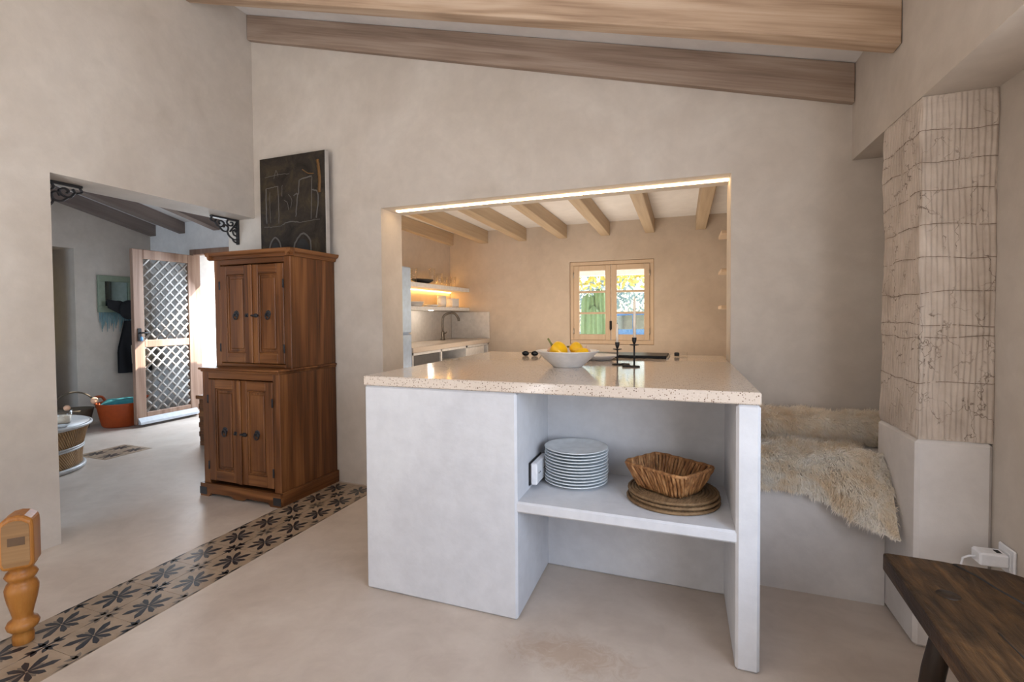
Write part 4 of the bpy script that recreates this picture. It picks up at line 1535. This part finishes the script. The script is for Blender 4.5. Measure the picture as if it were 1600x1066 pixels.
def stool_leg(x, y):
    b = MB().lathe([(r * 0.84, z) for r, z in legprof], (x, y, 0), 36)
    lg = b.build('leg', M['turned'], tl)
    q = MB()
    h = 0.047
    arch = [(-h, 0.300), (-0.040, 0.284), (0.040, 0.284), (h, 0.300), (h, 0.430), (0.045, 0.458), (0.022, 0.474), (0, 0.478), (-0.022, 0.474), (-0.045, 0.458), (-h, 0.430)]
    q.prism([(x + p, z) for p, z in arch], y - h, y + h, 'y')
    o_ = q.build('leg_block', M['turned'], lg)
    md_ = o_.modifiers.new('bevel', 'BEVEL')
    md_.width = 0.012
    md_.segments = 3
    face = [(p * 0.80, 0.372 + (z - 0.372) * 0.84) for p, z in arch[2:] + arch[:2]]
    MB().prism([(x + p, z) for p, z in face], y - h - 0.0008, y - h + 0.003, 'y').build('end_grain_face', M['endgrain'], lg)
    MB().rbox(x - 0.022, x + 0.026, y - h - 0.0015, y - h + 0.004, 0.372, 0.402, 0.001).build('tenon_end', M['tenon'], lg)


for x, y in ((0.0, 0.0), (-0.56, -0.25), (-0.56, 0.25)):
    stool_leg(x, y)
MB().rbox(-0.54, -0.04, -0.022, 0.022, 0.315, 0.385, 0.006).build('rail', M['turned'], tl)
MB().rbox(-0.582, -0.538, -0.21, 0.21, 0.315, 0.385, 0.006).build('cross_rail', M['turned'], tl)
MB().prism([(-0.60, -0.19), (-0.30, -0.10), (-0.20, 0.0), (-0.30, 0.10), (-0.60, 0.19)], 0.386, 0.408, 'z').build('seat', M['endgrain'], tl)

# ------------------------------------------------------------------ kitchen fittings
fr = thing('fridge', 'tall pale blue steel fridge at the near end of the kitchen shelves', 'fridge', -2.35, 3.42, 0, None, K)
MB().rbox(-0.245, 0.225, -0.21, 0.20, 0.02, 1.58, 0.008).build('fridge_body', M['fridge'], fr)
MB().rbox(0.227, 0.250, -0.208, 0.198, 0.06, 1.03, 0.008).build('fridge_door', M['fridge'], fr)
MB().rbox(0.227, 0.250, -0.208, 0.198, 1.04, 1.578, 0.008).build('freezer_door', M['fridge'], fr)
MB().rbox(-0.2, 0.2, -0.19, 0.18, 0.0, 0.02, 0.002).build('fridge_foot', M['rubber'], fr)

ku = thing('kitchen_base_unit', 'white kitchen base unit with open bays under the worktop', 'base unit', -2.345, 4.52, 0, None, K)
b = MB()
x0, x1 = -0.25, 0.238
ya, yb_ = -0.885, 0.855
b.rbox(x0, x0 + 0.015, ya, yb_, 0, 0.868, 0.001)
b.rbox(x0, x1, ya, yb_, 0.0, 0.05, 0.002)
for (p, q) in ((ya, ya + 0.02), (-0.36, -0.335), (0.215, 0.255), (0.70, 0.72), (0.825, 0.855)):
    b.rbox(x0, x1, p, q, 0.05, 0.868, 0.002)
b.rbox(x0, x1, ya, yb_, 0.845, 0.868, 0.002)
b.rbox(x0 + 0.015, x1 - 0.01, -0.335, 0.215, 0.62, 0.64, 0.002)
b.build('carcass', M['white'], ku)
MB().rbox(x1 - 0.03, x1 - 0.012, ya + 0.022, -0.362, 0.052, 0.842, 0.003).build('bay_shade_panel', M['darkbox'], ku)  # dark sheet across the open bay, its shade put into the colour
MB().rbox(x1 - 0.02, x1 - 0.002, 0.257, 0.698, 0.30, 0.842, 0.003).build('door_front', M['white'], ku)
MB().rbox(x1 - 0.02, x1 - 0.004, -0.325, 0.205, 0.40, 0.612, 0.003).build('drawer_front', M['white'], ku)
cbx = thing('cardboard_box', 'shallow cardboard box in the open bay under the sink', 'box', -2.27, 4.46, 0.6405)
MB().rbox(-0.12, 0.135, -0.22, 0.21, 0.0, 0.085, 0.003).build('box_body', M['cardboard'], cbx)
MB().rbox(-0.122, 0.137, -0.222, 0.212, 0.087, 0.10, 0.003).build('box_lid', M['paper'], cbx)

b = MB()
b.rbox(-2.598, -2.095, 3.635, 5.398, 0.8685, 0.915, 0.004)
o = b.map(lambda p: H(*p)).build('kitchen_worktop', M['ktop'], None, True)
tag(o, 'pale terrazzo worktop under the lit kitchen shelves', 'worktop')
b = MB()
b.rbox(-2.599, -2.585, 3.64, 5.385, 0.9155, 1.232, 0.002)
b.rbox(-2.585, -2.095, 5.385, 5.399, 0.9155, 1.222, 0.002)
o = b.map(lambda p: H(*p)).build('backsplash', M['backsplash'], None, True)
tag(o, 'plain greige splash panel behind the kitchen tap', 'backsplash')
for (z, lab) in ((1.455, 'upper white kitchen shelf with glassware and an amber light beneath'), (1.237, 'lower white kitchen shelf with crockery and two small spotlights beneath')):
    s = thing('wall_shelf', lab, 'shelf', -2.599, 4.52, z, None, K)
    MB().rbox(0.0, 0.25, -0.88, 0.868, 0, 0.042 if z > 1.3 else 0.035, 0.003).build('shelf_board', M['white'], s)
    if z > 1.3:
        MB().box(0.004, 0.022, -0.86, 0.85, -0.006, -0.0005).build('shelf_light', M['ledamber'], s)
        MB().box(0.004, 0.014, -0.86, 0.85, 0.0425, 0.047).build('shelf_light', M['ledamber'], s)
    else:
        for y in (-0.52, 0.0):
            MB().lathe([(0.001, -0.004), (0.021, -0.004), (0.021, -0.0005), (0.001, -0.0005)], (0.20, y, 0), 16).build('spotlight', M['spot'], s)
light('shelf_spot_lamp', 'POINT', H(-2.42, 4.0, 1.21), 0.8, (1.0, 0.9, 0.76), shadow_soft_size=0.012)
light('shelf_spot_lamp', 'POINT', H(-2.42, 4.52, 1.21), 0.8, (1.0, 0.9, 0.76), shadow_soft_size=0.012)

tp = thing('kitchen_tap', 'tall dark steel swan-neck tap at the kitchen sink', 'tap', -2.47, 4.93, 0.9155)
b = MB().lathe([(0.002, 0), (0.026, 0), (0.026, 0.01), (0.02, 0.02), (0.020, 0.085), (0.012, 0.10)], seg=20)
b.build('tap_body', M['darksteel'], tp)
MB().tube(smooth_path([(0, 0, 0.09), (0, 0, 0.2), (0.01, 0.01, 0.262), (0.06, 0.03, 0.292), (0.12, 0.05, 0.288), (0.155, 0.065, 0.24), (0.16, 0.07, 0.205)], 6), 0.0125, 12).build('spout', M['darksteel'], tp)
MB().tube([(0.015, -0.01, 0.07), (0.05, -0.03, 0.075), (0.065, -0.035, 0.09)], 0.007, 8).build('tap_lever', M['darksteel'], tp)


def glass(u, v, z, r, h, lab, taper=0.85, name='drinking_glass', group='glasses on the upper kitchen shelf'):
    t = thing(name, lab, 'glass', u, v, z, group)
    MB().lathe([(0.002, 0), (r * taper, 0), (r * (taper + 1) / 2, h * .5), (r, h), (r - 0.003, h), (r * (taper + 1) / 2 - 0.003, h * .5), (r * taper - 0.003, 0.006), (0.002, 0.006)], seg=20).build('glass_wall', M['glassware'], t)
    return t


gz = 1.4975
jr = glass(-2.45, 3.80, gz, 0.075, 0.19, 'big glass jar at the fridge end of the upper kitchen shelf', 0.8, 'glass_jar')
for i, (v, r, h, lab) in enumerate(((4.02, 0.04, 0.10, 'short glass just right of the big jar on the upper shelf'), (4.14, 0.038, 0.115, 'glass left of the black dish, close to the big jar'),
                                   (4.24, 0.036, 0.14, 'tall glass directly left of the black dish'), (4.62, 0.035, 0.17, 'tallest slim glass behind the black dish'),
                                   (4.78, 0.036, 0.13, 'glass first right of the black dish'), (4.90, 0.034, 0.10, 'short glass second right of the black dish'),
                                   (5.02, 0.035, 0.09, 'short glass third right of the black dish'), (5.13, 0.034, 0.12, 'glass nearest the right end of the upper shelf'))):
    glass(-2.43, v, gz, r, h, lab)
bd = thing('black_dish', 'wide shallow black dish on the upper kitchen shelf', 'dish', -2.44, 4.43, gz)
MB().lathe([(0.05, 0), (0.06, 0), (0.15, 0.035), (0.155, 0.045), (0.148, 0.045), (0.06, 0.008), (0.01, 0.008)], seg=36, sx=0.6).build('dish_body', M['rubber'], bd)
gz = 1.2725
for i in range(3):
    t = thing('platter', ['lowest of the three white platters on the lower kitchen shelf', 'middle one of the three white platters on the lower kitchen shelf', 'top one of the three white platters on the lower kitchen shelf'][i], 'plate', -2.45, 4.22 + 0.005 * i, gz + 0.014 * i, 'white platters on the lower shelf')
    MB().lathe([(0.08, 0), (0.12, 0.0), (0.16, 0.013), (0.162, 0.0155), (0.155, 0.0155), (0.12, 0.006), (0.01, 0.006)], seg=32, sx=0.65).build('platter_body', M['bowl'], t)
t = thing('jug', 'pale upright jug on the lower kitchen shelf, left of the square bowl', 'jug', -2.43, 4.83, gz)
MB().lathe([(0.002, 0), (0.045, 0), (0.05, 0.05), (0.047, 0.12), (0.042, 0.12), (0.043, 0.05), (0.04, 0.006), (0.002, 0.006)], seg=24).build('jug_body', M['bowl'], t)
MB().tube(smooth_path([(0, -0.045, 0.10), (0, -0.08, 0.09), (0, -0.08, 0.04), (0, -0.047, 0.03)], 5), 0.006, 6).build('jug_handle', M['bowl'], t)
t = thing('square_bowl', 'pale deep square bowl at the right end of the lower kitchen shelf', 'bowl', -2.43, 5.06, gz)
MB().rbox(-0.06, 0.06, -0.08, 0.08, 0, 0.012, 0.003).rbox(-0.06, 0.06, -0.08, -0.07, 0.012, 0.098, 0.002).rbox(-0.06, 0.06, 0.07, 0.08, 0.012, 0.098, 0.002).rbox(-0.06, -0.05, -0.07, 0.07, 0.012, 0.098, 0.002).rbox(0.05, 0.06, -0.07, 0.07, 0.012, 0.098, 0.002).build('bowl_body', M['bowl'], t)
t = thing('flat_dish', 'low pale dish between the platters and the jug on the lower shelf', 'dish', -2.43, 4.58, gz)
MB().lathe([(0.04, 0), (0.06, 0), (0.09, 0.02), (0.085, 0.022), (0.055, 0.006), (0.01, 0.006)], seg=28).build('dish_body', M['bowl'], t)
# narrow shelves on the right kitchen wall, seen end-on past the opening
for i, z in enumerate((1.215, 1.51, 1.815)):
    t = thing('corner_shelf', ['lowest of the three small shelf ends beside the kitchen opening', 'middle one of the three small shelf ends beside the kitchen opening', 'highest of the three small shelf ends beside the kitchen opening'][i], 'shelf', 0.518, 4.6, z, 'small shelves on the right kitchen wall', K)
    MB().rbox(-0.225, 0.0, -0.17, 0.17, 0, 0.028, 0.004).build('shelf_board', M['winwood'], t)
    MB().prism([(-0.14, 0), (-0.02, 0), (-0.02, -0.09)], -0.012, 0.012, 'y').build('shelf_bracket', M['winwood'], t)

# ------------------------------------------------------------------ hall: open lattice door
dr = bpy.data.objects.new('door_1', None)
COL.objects.link(dr)
tag(dr, 'open wooden hall door with a lattice panel, sunlight falling across it', 'door', None, 'structure')
dr.location = H(-5.535, 4.345, 0)
b = MB()


def D(b):
    """door local frame: y runs from the hinge towards the room (negative), x faces the doorway"""
    return b


Wd, Hd = 0.735, 1.925
b.rbox(-0.022, 0.022, -Wd, -Wd + 0.115, 0.03, Hd, 0.005)
b.rbox(-0.022, 0.022, -0.095, 0, 0.03, Hd, 0.005)
b.rbox(-0.022, 0.022, -Wd + 0.115, -0.095, Hd - 0.10, Hd, 0.005)
b.rbox(-0.022, 0.022, -Wd + 0.115, -0.095, 0.03, 0.15, 0.005)
b.rbox(-0.020, 0.020, -Wd + 0.115, -0.095, 0.86, 0.94, 0.005)
leaf = b.build('door_frame', M['doorwood'], dr)
lt = MB()
y0, y1 = -Wd + 0.115, -0.095
for (z0, z1) in ((0.15, 0.86), (0.94, Hd - 0.10)):
    stp = 0.116
    n = int((z1 - z0 + (y1 - y0)) / stp) + 2
    for sgn in (1, -1):
        for k in range(-8, n):
            # line z = z0 + k*stp + sgn*(y - y0), clipped to the opening
            c0 = z0 + k * stp if sgn > 0 else z0 + k * stp + 0.03
            pts = []
            for y in (y0, y1):
                z = c0 + sgn * (y - y0)
                pts.append([y, z])
            (ya_, za_), (yb2, zb2) = pts
            if (za_ < z0 and zb2 < z0) or (za_ > z1 and zb2 > z1):
                continue
            for q in pts:
                pass
            def clipz(y, z):
                if z < z0:
                    return (y0 + sgn * (z0 - c0), z0)
                if z > z1:
                    return (y0 + sgn * (z1 - c0), z1)
                return (y, z)
            a_, b2 = clipz(ya_, za_), clipz(yb2, zb2)
            if abs(a_[0] - b2[0]) < 0.01:
                continue
            lt.tube([(0.003 * sgn, a_[0], a_[1]), (0.003 * sgn, b2[0], b2[1])], 0.0125, 6)
lt.build('lattice_panel', M['lattice'], dr)
MB().prism([(0.022, 0.03), (0.065, 0.03), (0.06, 0.055), (0.022, 0.10)], -Wd + 0.02, -0.02, 'y').build('weather_board', M['greyboard'], dr)
h_ = MB().rbox(0.022, 0.030, -Wd + 0.035, -Wd + 0.075, 0.93, 1.07, 0.003).tube([(0.03, -Wd + 0.055, 1.02), (0.06, -Wd + 0.055, 1.02), (0.065, -Wd + 0.12, 1.02)], 0.008, 8)
h_.build('door_handle', M['iron'], dr)
MB().ball((0.05, -Wd + 0.06, 0.955), 0.016, 10, 6, 0.6, 1, 1.6).build('key_tag', M['carblue'], dr)

# door frame around the garden doorway
df = MB()
df.rbox(-5.60, -5.535, VH - 0.03, VH + 0.06, 0, 2.0, 0.004)
df.rbox(-4.62, -4.56, VH - 0.03, VH + 0.06, 0, 2.0, 0.004)
df.rbox(-5.535, -4.62, VH - 0.03, VH + 0.06, 1.935, 2.0, 0.004)
struct('door_2', df, M['doorwood'], 'dark wooden frame of the garden doorway beside the lattice door', 'door frame')

# yellow glazed arched door inside the deep recess
d3 = bpy.data.objects.new('door_3', None)
COL.objects.link(d3)
tag(d3, 'narrow wooden door with yellow arched glass deep in the hall recess', 'door', None, 'structure')
d3.location = H(XH - 0.565, 3.62, 0)
b = MB()
b.rbox(-0.03, 0.02, -0.35, 0.40, 0, 0.75, 0.004)
b.rbox(-0.03, 0.02, -0.60, -0.35, 0, 1.95, 0.004)
b.rbox(-0.03, 0.02, 0.29, 0.40, 0.75, 1.95, 0.004)
b.rbox(-0.03, 0.02, -0.35, -0.26, 0.75, 1.95, 0.004)
b.rbox(-0.03, 0.02, -0.26, 0.29, 1.82, 1.95, 0.004)
arch = [(0.29, 1.82), (0.29, 1.55)] + [(0.015 + 0.275 * math.cos(a), 1.55 + 0.27 * math.sin(a)) for a in np.linspace(0, PI, 16)] + [(-0.26, 1.82)]
b.prism(arch, -0.028, 0.018, 'x')
b.build('door_frame', M['doorwood'], d3)
MB().box(-0.012, -0.006, -0.26, 0.29, 0.75, 1.82).build('door_pane', M['yellowglass'], d3)
for z in (0.3, 1.0, 1.6):
    MB().rbox(0.020, 0.03, -0.37, -0.33, z - 0.02, z + 0.02, 0.003).build('hinge', M['iron'], d3)

# drum table
dt = thing('drum_table', 'round woven cane drum table with pale rims in the hall', 'table', -4.80, 2.20, 0)
zt = 0.36


def wall_r(z):
    return 0.425 + 0.055 * (z / zt) ** 1.5 - 0.012 * math.sin(PI * z / zt)


b = MB()
b.lathe([(wall_r(z) - 0.006, z) for z in np.linspace(0.02, zt - 0.02, 10)], seg=64)
ncane = 150
for k in range(ncane):
    for (z0, z1, sg) in ((0.030, 0.165, 1), (0.19, zt - 0.02, 1)):
        a = 2 * PI * k / ncane
        pts = []
        for q in range(5):
            t = q / 4
            z = lerp(z0, z1, t)
            an = a + sg * 0.22 * (1 - t)
            pts.append((wall_r(z) * math.cos(an), wall_r(z) * math.sin(an), z))
        b.tube(pts, 0.0055, 5)
b.build('cane_wall', M['cane'], dt)


def ring(mb, r, z, w_, n=72):
    mb.tube([(r * math.cos(2 * PI * i / n), r * math.sin(2 * PI * i / n), z) for i in range(n)], w_, 9, 0, False, True)


b = MB()
ring(b, wall_r(0.02) + 0.010, 0.018, 0.018)
b.build('base_rim', M['canepale'], dt)
b = MB()
ring(b, wall_r(0.175) + 0.003, 0.182, 0.0085)
ring(b, wall_r(0.175) + 0.003, 0.166, 0.0085)
b.build('middle_band', M['canepale'], dt)
b = MB()
ring(b, wall_r(zt) + 0.004, zt - 0.013, 0.013)
b.build('top_rim', M['canepale'], dt)
MB().lathe([(0.002, zt - 0.02), (wall_r(zt), zt - 0.02), (wall_r(zt), zt - 0.002), (0.002, zt - 0.002)], seg=64).build('table_top', M['canepale'], dt)
zt -= 0.0018
t = thing('terracotta_pot', 'terracotta pot on the near side of the drum table', 'pot', -4.43, 2.235, zt)
MB().lathe([(0.002, 0), (0.045, 0), (0.055, 0.035), (0.056, 0.06), (0.05, 0.06), (0.047, 0.03), (0.002, 0.01)], seg=24).build('pot_body', M['terracotta'], t)
t = thing('wax_candle_glass', 'cream candle in a clear glass on the drum table', 'candle', -4.56, 2.43, zt)
MB().lathe([(0.002, 0), (0.05, 0), (0.056, 0.05), (0.06, 0.10), (0.057, 0.10), (0.053, 0.05), (0.047, 0.006), (0.002, 0.006)], seg=24).build('glass_wall', M['glassware'], t)
MB().lathe([(0.002, 0.007), (0.046, 0.007), (0.052, 0.06), (0.002, 0.061)], seg=24).build('wax_body', M['wax'], t)
t = thing('saucer', 'small white saucer between pot and candle on the drum table', 'saucer', -4.42, 2.345, zt)
MB().lathe([(0.02, 0), (0.03, 0), (0.05, 0.012), (0.048, 0.014), (0.03, 0.005), (0.005, 0.005)], seg=24).build('saucer_body', M['porcelain'], t)

# orange tub with teal cloth, a hoop-handled basket behind
tb = thing('orange_tub', 'flexible orange tub with two handles standing by the lattice door', 'tub', -5.83, 3.66, 0)
MB().lathe([(0.002, 0), (0.165, 0), (0.18, 0.02), (0.225, 0.25), (0.232, 0.26), (0.224, 0.263), (0.216, 0.25), (0.168, 0.02), (0.002, 0.012)], seg=40).build('tub_wall', M['orange'], tb)
for s in (-1, 1):
    a = math.radians(205) if s < 0 else math.radians(25)
    pts = smooth_path([(0.228 * math.cos(a - .35), 0.228 * math.sin(a - .35), 0.25), (0.25 * math.cos(a - .2), 0.25 * math.sin(a - .2), 0.31), (0.255 * math.cos(a + .2), 0.255 * math.sin(a + .2), 0.31), (0.228 * math.cos(a + .35), 0.228 * math.sin(a + .35), 0.25)], 6)
    MB().tube(pts, 0.014, 8).build('tub_handle', M['orange'], tb)
cl = MB()
cl.grid(lambda s, t: Vector(((0.20 * (t ** 0.8)) * math.cos(2 * PI * s), (0.20 * (t ** 0.8)) * math.sin(2 * PI * s), 0.295 - 0.05 * t ** 3 + 0.012 * math.sin(9 * s * 2 * PI / 3 + 6 * t) * t)), 36, 10)
o = cl.build('folded_cloth', M['teal'], None, False, H(-5.83, 3.66, 0), 0)
tag(o, 'teal cloth heaped in the orange tub', 'cloth')
hk2 = thing('hoop_basket', 'dark basket with a tall thin hoop handle beside the orange tub', 'basket', -6.14, 3.37, 0)
MB().lathe([(0.002, 0), (0.12, 0), (0.165, 0.2), (0.17, 0.21), (0.16, 0.21), (0.115, 0.012), (0.002, 0.012)], seg=30).build('basket_wall', M['bark'], hk2)
MB().tube([(0.165 * math.cos(a) * 0.5, 0.165 * math.cos(a), 0.20 + 0.19 * math.sin(a)) for a in np.linspace(0, PI, 24)], 0.009, 8).build('hoop_handle', M['bark'], hk2)
for i, (u, v, z, lab) in enumerate(((-5.935, 3.45, 0.300, 'larger peach ball hooked on the rim of the orange tub'), (-6.06, 3.26, 0.245, 'smaller peach ball on the hoop basket rim'))):
    o = MB().ball((0, 0, 0), 0.035 if i == 0 else 0.03, 14, 10).build('peach_ball', M['peach'], None, False, H(u, v, z))
    tag(o, lab, 'ball', 'peach balls by the tub')

# green framed mirror board, hanging things
mbd = thing('mirror_board', 'sage green framed mirror board with fringe on the hall wall', 'mirror', XH, 3.94, 1.25, None, K)
b = MB()
for (p, q, r_, t_) in ((-0.205, 0.205, 0, 0.075), (-0.205, 0.205, 0.36, 0.43), (-0.205, -0.13, 0.075, 0.36), (0.13, 0.205, 0.075, 0.36)):
    b.rbox(0.001, 0.028, p, q, r_, t_, 0.004)
b.build('board_frame', M['greenboard'], mbd)
MB().box(0.004, 0.012, -0.13, 0.13, 0.075, 0.36).build('mirror_glass', M['mirror'], mbd)
b = MB()
for k in range(24):
    y = -0.19 + k * 0.0165
    b.tube([(0.014, y, 0.0), (0.018, y + 0.003 * math.sin(k), -0.07 - 0.03 * (k % 3)), (0.016, y + 0.006 * math.sin(2 * k), -0.12 - 0.035 * ((k * 7) % 4))], [0.0065, 0.006, 0.003], 5)
b.build('fringe', M['tealpale'], mbd)
cp_ = thing('peaked_hat', 'black peaked hat hanging over the mirror board', 'hat', XH + 0.035, 3.99, 1.28)
MB().ball((0.07, 0.03, 0.0), 0.105, 18, 12, 0.6, 1.0, 1.1).build('crown', M['black'], cp_)
MB().prism([(-0.19, 0.02), (-0.04, -0.06), (0.0, 0.06), (-0.06, 0.10), (-0.20, 0.12)], 0.05, 0.058, 'x').build('peak', M['black'], cp_)
jk = thing('dark_jacket', 'dark jacket hanging on the hall wall half behind the door', 'jacket', XH + 0.032, 4.11, 0.53)
b = MB()
b.grid(lambda s, t: Vector((0.03 + 0.055 * math.sin(PI * s) + 0.012 * math.sin(14 * s + 3 * t), (-0.19 + 0.38 * s) * (0.55 + 0.45 * min(1, 1.8 * (1 - t))), 0.62 * t)), 30, 20)
b.grid(lambda s, t: Vector((0.008, (-0.19 + 0.38 * s) * (0.55 + 0.45 * min(1, 1.8 * (1 - t))), 0.62 * t)), 10, 10, 0, True, True)
b.build('jacket_body', M['black'], jk)
sb_ = thing('straw_bag', 'small straw bag hanging in front of the dark jacket', 'bag', XH + 0.20, 4.10, 0.60)
MB().lathe([(0.002, 0), (0.09, 0.0), (0.115, 0.05), (0.12, 0.26), (0.114, 0.26), (0.11, 0.05), (0.002, 0.01)], seg=28, sx=0.5).build('bag_body', M['straw'], sb_)
MB().tube(smooth_path([(0, -0.10, 0.25), (-0.03, -0.05, 0.40), (-0.04, 0.0, 0.44), (-0.03, 0.05, 0.40), (0, 0.10, 0.25)], 6), 0.006, 6).build('bag_strap', M['straw'], sb_)

# chest left of the cupboard, grey helmet-like lid on it
ch = thing('wooden_chest', 'dark wooden chest in the hall just behind the cupboard', 'chest', -3.83, 3.56, 0)
MB().rbox(-0.36, 0.36, -0.24, 0.24, 0.04, 0.43, 0.006).build('chest_body', M['cabx'], ch)
MB().rbox(-0.38, 0.38, -0.26, 0.26, 0.43, 0.465, 0.006).build('chest_lid', M['cabx'], ch)
for s in (-1, 1):
    for q in (-1, 1):
        x0, x1 = sorted((s * 0.36, s * 0.30))
        y0_, y1_ = sorted((q * 0.24, q * 0.18))
        MB().rbox(x0, x1, y0_, y1_, 0, 0.04, 0.003).build('foot', M['cabx'], ch)
b = MB()
for k in range(4):
    b.rbox(-0.37, -0.355, -0.24, 0.24, 0.08 + k * 0.085, 0.13 + k * 0.085, 0.005)
b.build('side_moulding', M['cabx'], ch)
gh = thing('grey_dome', 'grey rounded shell lying on the wooden chest', 'dome', -4.06, 3.48, 0.4652)
MB().lathe([(0.12, 0), (0.125, 0.012), (0.115, 0.06), (0.085, 0.10), (0.04, 0.12), (0.005, 0.124)], seg=28).build('shell', M['grey'], gh)
MB().lathe([(0.118, 0.0005), (0.135, 0.001), (0.137, 0.01), (0.122, 0.014)], seg=28).build('pale_rim', M['plastic'], gh)

# ------------------------------------------------------------------ outside
g = MB()
g.box(-30, 30, -18, 45, -0.32, -0.125)
o = g.build('ground', M['gravel'])
o['kind'] = 'structure'
b = MB()
b.box(-5.9, -3.9, VH + 0.49, 8.5, -0.12, -0.005)
struct('trim_3', b, M['gravel'], 'pale terrace outside the garden doorway', 'terrace')
b = MB()
b.box(-4.52, -4.30, 5.0, 6.7, -0.12, 1.86)
o = b.map(lambda p: H(*p)).build('garden_wall', M['whitewall'], None, True)
tag(o, 'white garden wall beside the terrace outside the hall door', 'wall')
b = MB()
pg = thing('pergola', 'white timber pergola roof outside the kitchen window', 'pergola', -0.7, 6.4, -0.125)
MB().rbox(-2.3, 2.3, -0.72, 0.75, 1.945, 1.985, 0.004).build('roof_boards', M['white'], pg)
MB().rbox(-2.3, 2.3, 0.60, 0.72, 1.845, 1.945, 0.004).build('roof_beam', M['white'], pg)
for x in (-2.2, 2.2):
    MB().rbox(x - 0.05, x + 0.05, 0.61, 0.71, 0, 1.845, 0.004).build('post', M['white'], pg)


def leaves(mb, fn, n, size, seed):
    r = np.random.RandomState(seed)
    for _ in range(n):
        p = Vector(fn(r))
        a = Vector(r.randn(3)).normalized() * size * (0.6 + 0.8 * r.rand())
        c2 = a.cross(Vector(r.randn(3))).normalized() * size * 0.45
        mb.add([p - a, p + c2, p + a, p - c2], [(0, 1, 2, 3)], 0, False)


cy = thing('columnar_cactus', 'broad green ribbed cactus column outside the left casement', 'cactus', -1.30, 8.0, -0.125)
b = MB()


def rib_col(cx_, cy_, r, h):
    def f(s, t):
        th = 2 * PI * s
        rr_ = r * (1 + 0.16 * math.cos(9 * th)) * (1 if t < 0.9 else math.sqrt(max(0.0004, 1 - ((t - 0.9) / 0.1) ** 2))) * (0.8 + 0.2 * math.sin(PI * min(1, t + 0.2)))
        return Vector((cx_ + rr_ * math.cos(th), cy_ + rr_ * math.sin(th), h * t))
    b.grid(f, 72, 20)


rib_col(-0.10, 0, 0.13, 1.66)
rib_col(0.07, 0.05, 0.12, 1.75)
rib_col(0.0, -0.12, 0.10, 1.45)
b.build('cactus_stems', M['leafgreen'], cy)
vn = thing('yellow_vine', 'yellow-green vine foliage hanging below the pergola edge', 'vine', -1.0, 7.55, 1.55)
b = MB()
leaves(b, lambda r: (r.uniform(-0.75, 0.75), r.uniform(-0.12, 0.25), r.uniform(0.05, 0.40) ** 1.0 + 0.04 * math.sin(9 * r.rand())), 420, 0.055, 8)
b.build('foliage', M['leafyellow'], vn)
MB().tube([(-0.9, 0.1, 0.40), (-0.2, 0.12, 0.42), (0.4, 0.1, 0.40), (0.95, 0.12, 0.42), (1.0, 0.12, -1.68)], 0.02, 6).build('vine_stem', M['bark'], vn)
for i, (u, v, s_, lab) in enumerate(((-2.3, 17.5, 1.5, 'grey-green tree behind the blue car, left one'), (1.9, 18.0, 1.5, 'grey-green tree behind the blue car, right one'), (-6.6, 20, 1.6, 'grey-green tree far behind the cactus'))):
    tr = thing('olive_tree', lab, 'tree', u, v, -0.125, 'grey-green trees in the yard')
    b = MB()
    leaves(b, lambda r: tuple(np.array((0, 0, 1.35 * s_)) + (lambda q: q / np.linalg.norm(q) * r.rand() ** 0.4)(r.randn(3)) * (1.25 * s_, 1.1 * s_, 0.95 * s_)), 1400, 0.10, 30 + i)
    b.build('crown', M['leafblue'], tr)
    MB().tube([(0, 0, 0), (0.05, 0, 0.6 * s_), (0, 0.05, 1.2 * s_)], [0.14, 0.11, 0.06], 8).build('trunk', M['bark'], tr)
car = thing('car', 'blue car parked in the sunny yard outside the right casement', 'car', -1.15, 14.0, -0.125)
cp2 = [(-1.95, 0.32), (-1.98, 0.62), (-1.85, 0.80), (-1.15, 0.90), (-0.65, 1.32), (0.65, 1.38), (1.25, 0.98), (1.85, 0.90), (1.98, 0.62), (1.95, 0.32)]
b = MB()
b.prism(cp2, -0.8, 0.8, 'y')
o = b.build('car_body', M['carblue'], car)
md = o.modifiers.new('bevel', 'BEVEL')
md.width = 0.06
md.segments = 3
for s in (-1, 1):
    y0_, y1_ = sorted((s * 0.795, s * 0.812))
    MB().prism([(-0.95, 0.93), (-0.58, 1.27), (-0.02, 1.30), (-0.02, 0.94)], y0_, y1_, 'y').build('side_window', M['mirror'], car)
    MB().prism([(0.06, 0.94), (0.06, 1.30), (0.60, 1.31), (1.05, 0.97)], y0_, y1_, 'y').build('side_window', M['mirror'], car)
    for x in (-1.25, 1.25):
        MB().lathe([(0.002, -0.1), (0.30, -0.1), (0.33, -0.06), (0.33, 0.06), (0.30, 0.1), (0.002, 0.1)], seg=24).rot(PI / 2, 'X').map(lambda p: (p[0] + x, p[1] + s * 0.76, p[2] + 0.33)).build('wheel', M['rubber'], car)
